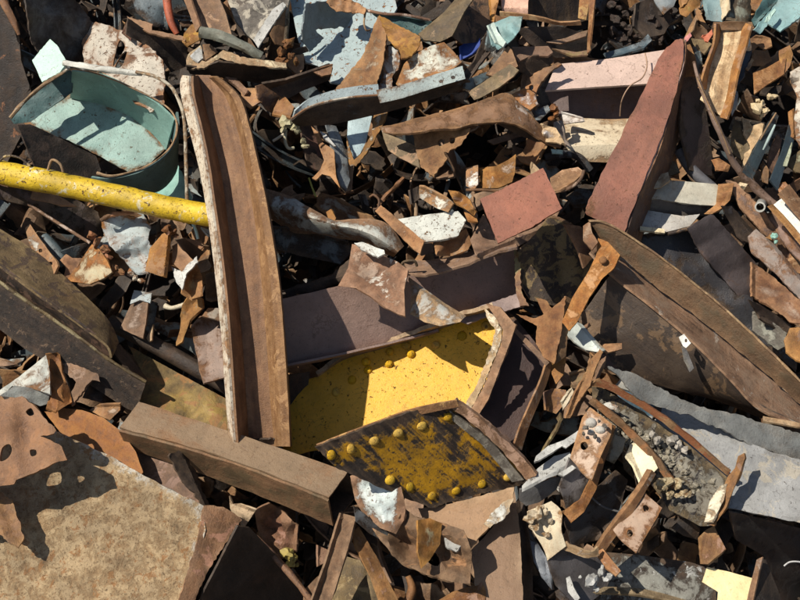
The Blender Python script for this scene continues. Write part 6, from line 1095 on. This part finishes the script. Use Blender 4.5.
# bottom bracket with crust
bq = root('crusty_bracket', 'bent bracket with pale crust and shiny bolts at the bottom right of centre', 'bracket', 565, 540, 80)
loft('strap', mat('orange', paint=(.66, .58, .42), cover=.8, size=1.6, edgew=.3), [[(528, 512, 110), (552, 502, 116)], [(532, 530, 112), (562, 512, 120)], [(544, 548, 114), (562, 530, 122)], [(548, 560, 112), (566, 546, 120)]], parent=bq, n=5, k=6, wav=3, smooth_across=True)
loft('bottom_rim', mat('tan', paint=(.7, .6, .48), cover=.5, size=2), [[(564, 542, 122), (560, 548, 118)], [(578, 548, 122), (574, 554, 118)], [(592, 552, 122), (588, 558, 118)], [(598, 546, 122), (600, 556, 118)]], parent=bq, n=4, k=3, jag=.8)
sheet('dark_cup', mat('dark', paint=(.11, .10, .10), cover=.8, gloss=.2, soft=.1), [(548, 560), (562, 546), (580, 552), (596, 556), (612, 574), (606, 590), (588, 604), (570, 600), (556, 586)], (98, -.4, -.2), parent=bq, wav=2)
sheet('lip', mat('orange', paint=(.68, .48, .34), cover=.6), [(594, 552), (600, 545), (612, 560), (621, 571), (616, 576), (606, 568)], (116, .3, .2), parent=bq)
lumps('crust', mat('tan', paint=(.66, .58, .44), cover=.55, size=3, gloss=.2), [(532, 518, 124, 5), (538, 512, 124, 5), (534, 526, 124, 4), (546, 512, 124, 3.5), (550, 522, 122, 3), (546, 534, 122, 3.5), (542, 508, 122, 3)], parent=bq)
lumps('bolt_cluster', mat('grey', paint=(.42, .42, .40), cover=.8, gloss=.1), [(592, 580, 116, 5), (602, 570, 116, 4.5), (607, 577, 114, 3.5), (596, 588, 112, 3.5), (580, 577, 108, 2.2)], parent=bq)
sheet('shiny_edge', ALUP, [(566, 578), (570, 576), (574, 588), (580, 598), (576, 602), (568, 592)], (112, .3, .1), parent=bq, wav=2)
sheet('dark_blade_scrap', mat('dark', paint=(.20, .22, .25), cover=.8, gloss=.15), [(530, 540), (538, 544), (548, 560), (552, 590), (544, 580), (534, 562)], (76, -.1, .1), 'dark blue-grey blade left of the crusty bracket', 'sheet')
sheet('dark_rib_scrap', mat('dark', paint=(.16, .16, .17), cover=.7, gloss=.15), [(552, 580), (566, 586), (580, 602), (570, 610), (556, 596)], (70, .1, .1), 'dark ribbed scrap below the crusty bracket at the bottom edge', 'sheet', crumple=(2, .5, 7))
tube('thin_prong', mat('brown'), [(560, 488, 88), (566, 500, 92), (572, 512, 92), (582, 506, 90)], 1.4, 'thin curved prong in the dark gap under the aluminium flaps', 'rod')
tube('dark_cable', mat('dark', paint=(.14, .14, .14), cover=.9), [(586, 492, 60), (602, 506, 62), (620, 512, 60)], 1, 'thin dark cable in the hollow left of the two-hole plate', 'rod')
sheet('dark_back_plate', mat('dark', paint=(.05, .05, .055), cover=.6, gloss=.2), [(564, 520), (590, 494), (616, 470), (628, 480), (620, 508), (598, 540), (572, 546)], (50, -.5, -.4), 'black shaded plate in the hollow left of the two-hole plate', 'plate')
# brown tabs and end beam
sheet('brown_corner_tab', mat('orange', paint=(.42, .22, .14), cover=.6, streak=.9), [(698, 538), (706, 530), (714, 526), (726, 549), (708, 564), (700, 564)], (84, .2, .1), 'small sunlit brown tab below the gunk filled channel', 'plate')
sheet('dark_corner_tab', mat('dark', paint=(.07, .06, .055), cover=.6), [(672, 528), (686, 514), (700, 530), (698, 540), (684, 536)], (78, -.5, -.3), 'dark tab left of the small sunlit brown tab', 'plate')
be = root('lower_right_beam', 'beam with cream and grey paint and an upright end plate at the bottom right', 'beam', 700, 580, 60)
sheet('top_face', mat('dark', paint=(.24, .24, .21), cover=.6, size=1.2, spec2=(.42, .42, .40), spec2c=.05), [(606, 552), (640, 555), (690, 562), (708, 568), (702, 582), (716, 590), (716, 612), (600, 608), (592, 590)], (72, .05, .05), parent=be, wav=1)
sheet('cream_part', mat('tan', paint=(.80, .66, .38), cover=.9, dirt=.1), [(707, 567), (730, 572), (752, 578), (754, 584), (750, 612), (716, 614), (718, 592), (702, 582)], (78, .05, .15), parent=be, wav=1)
sheet('end_plate', mat('dark', paint=(.10, .09, .09), cover=.5), [(763, 559), (766, 560), (778, 590), (786, 612), (752, 612), (754, 590)], (96, -.8, -.1), parent=be, th=4)
loft('end_plate_edge', mat('mauve', paint=(.46, .38, .32), cover=.6), [[(758, 560, 106), (764, 557, 110)], [(754, 576, 104), (760, 574, 108)], [(750, 592, 102), (756, 592, 106)], [(746, 612, 100), (752, 612, 104)]], parent=be, n=3, k=3)
loft('front_lip', mat('olive', spec2=(.3, .22, .12), spec2c=.4), [[(590, 588, 84), (590, 594, 88)], [(640, 590, 84), (640, 597, 88)], [(680, 600, 84), (680, 606, 88)], [(720, 612, 84), (720, 618, 88)]], parent=be, n=4, k=3, flip=True)
tube('white_wire', mat('grey', paint=(.6, .6, .6), cover=1), [(784, 566, 30), (790, 562, 32), (800, 562, 32), (812, 566, 30)], .8, 'thin white wire in the black gap at the right edge', 'rod')
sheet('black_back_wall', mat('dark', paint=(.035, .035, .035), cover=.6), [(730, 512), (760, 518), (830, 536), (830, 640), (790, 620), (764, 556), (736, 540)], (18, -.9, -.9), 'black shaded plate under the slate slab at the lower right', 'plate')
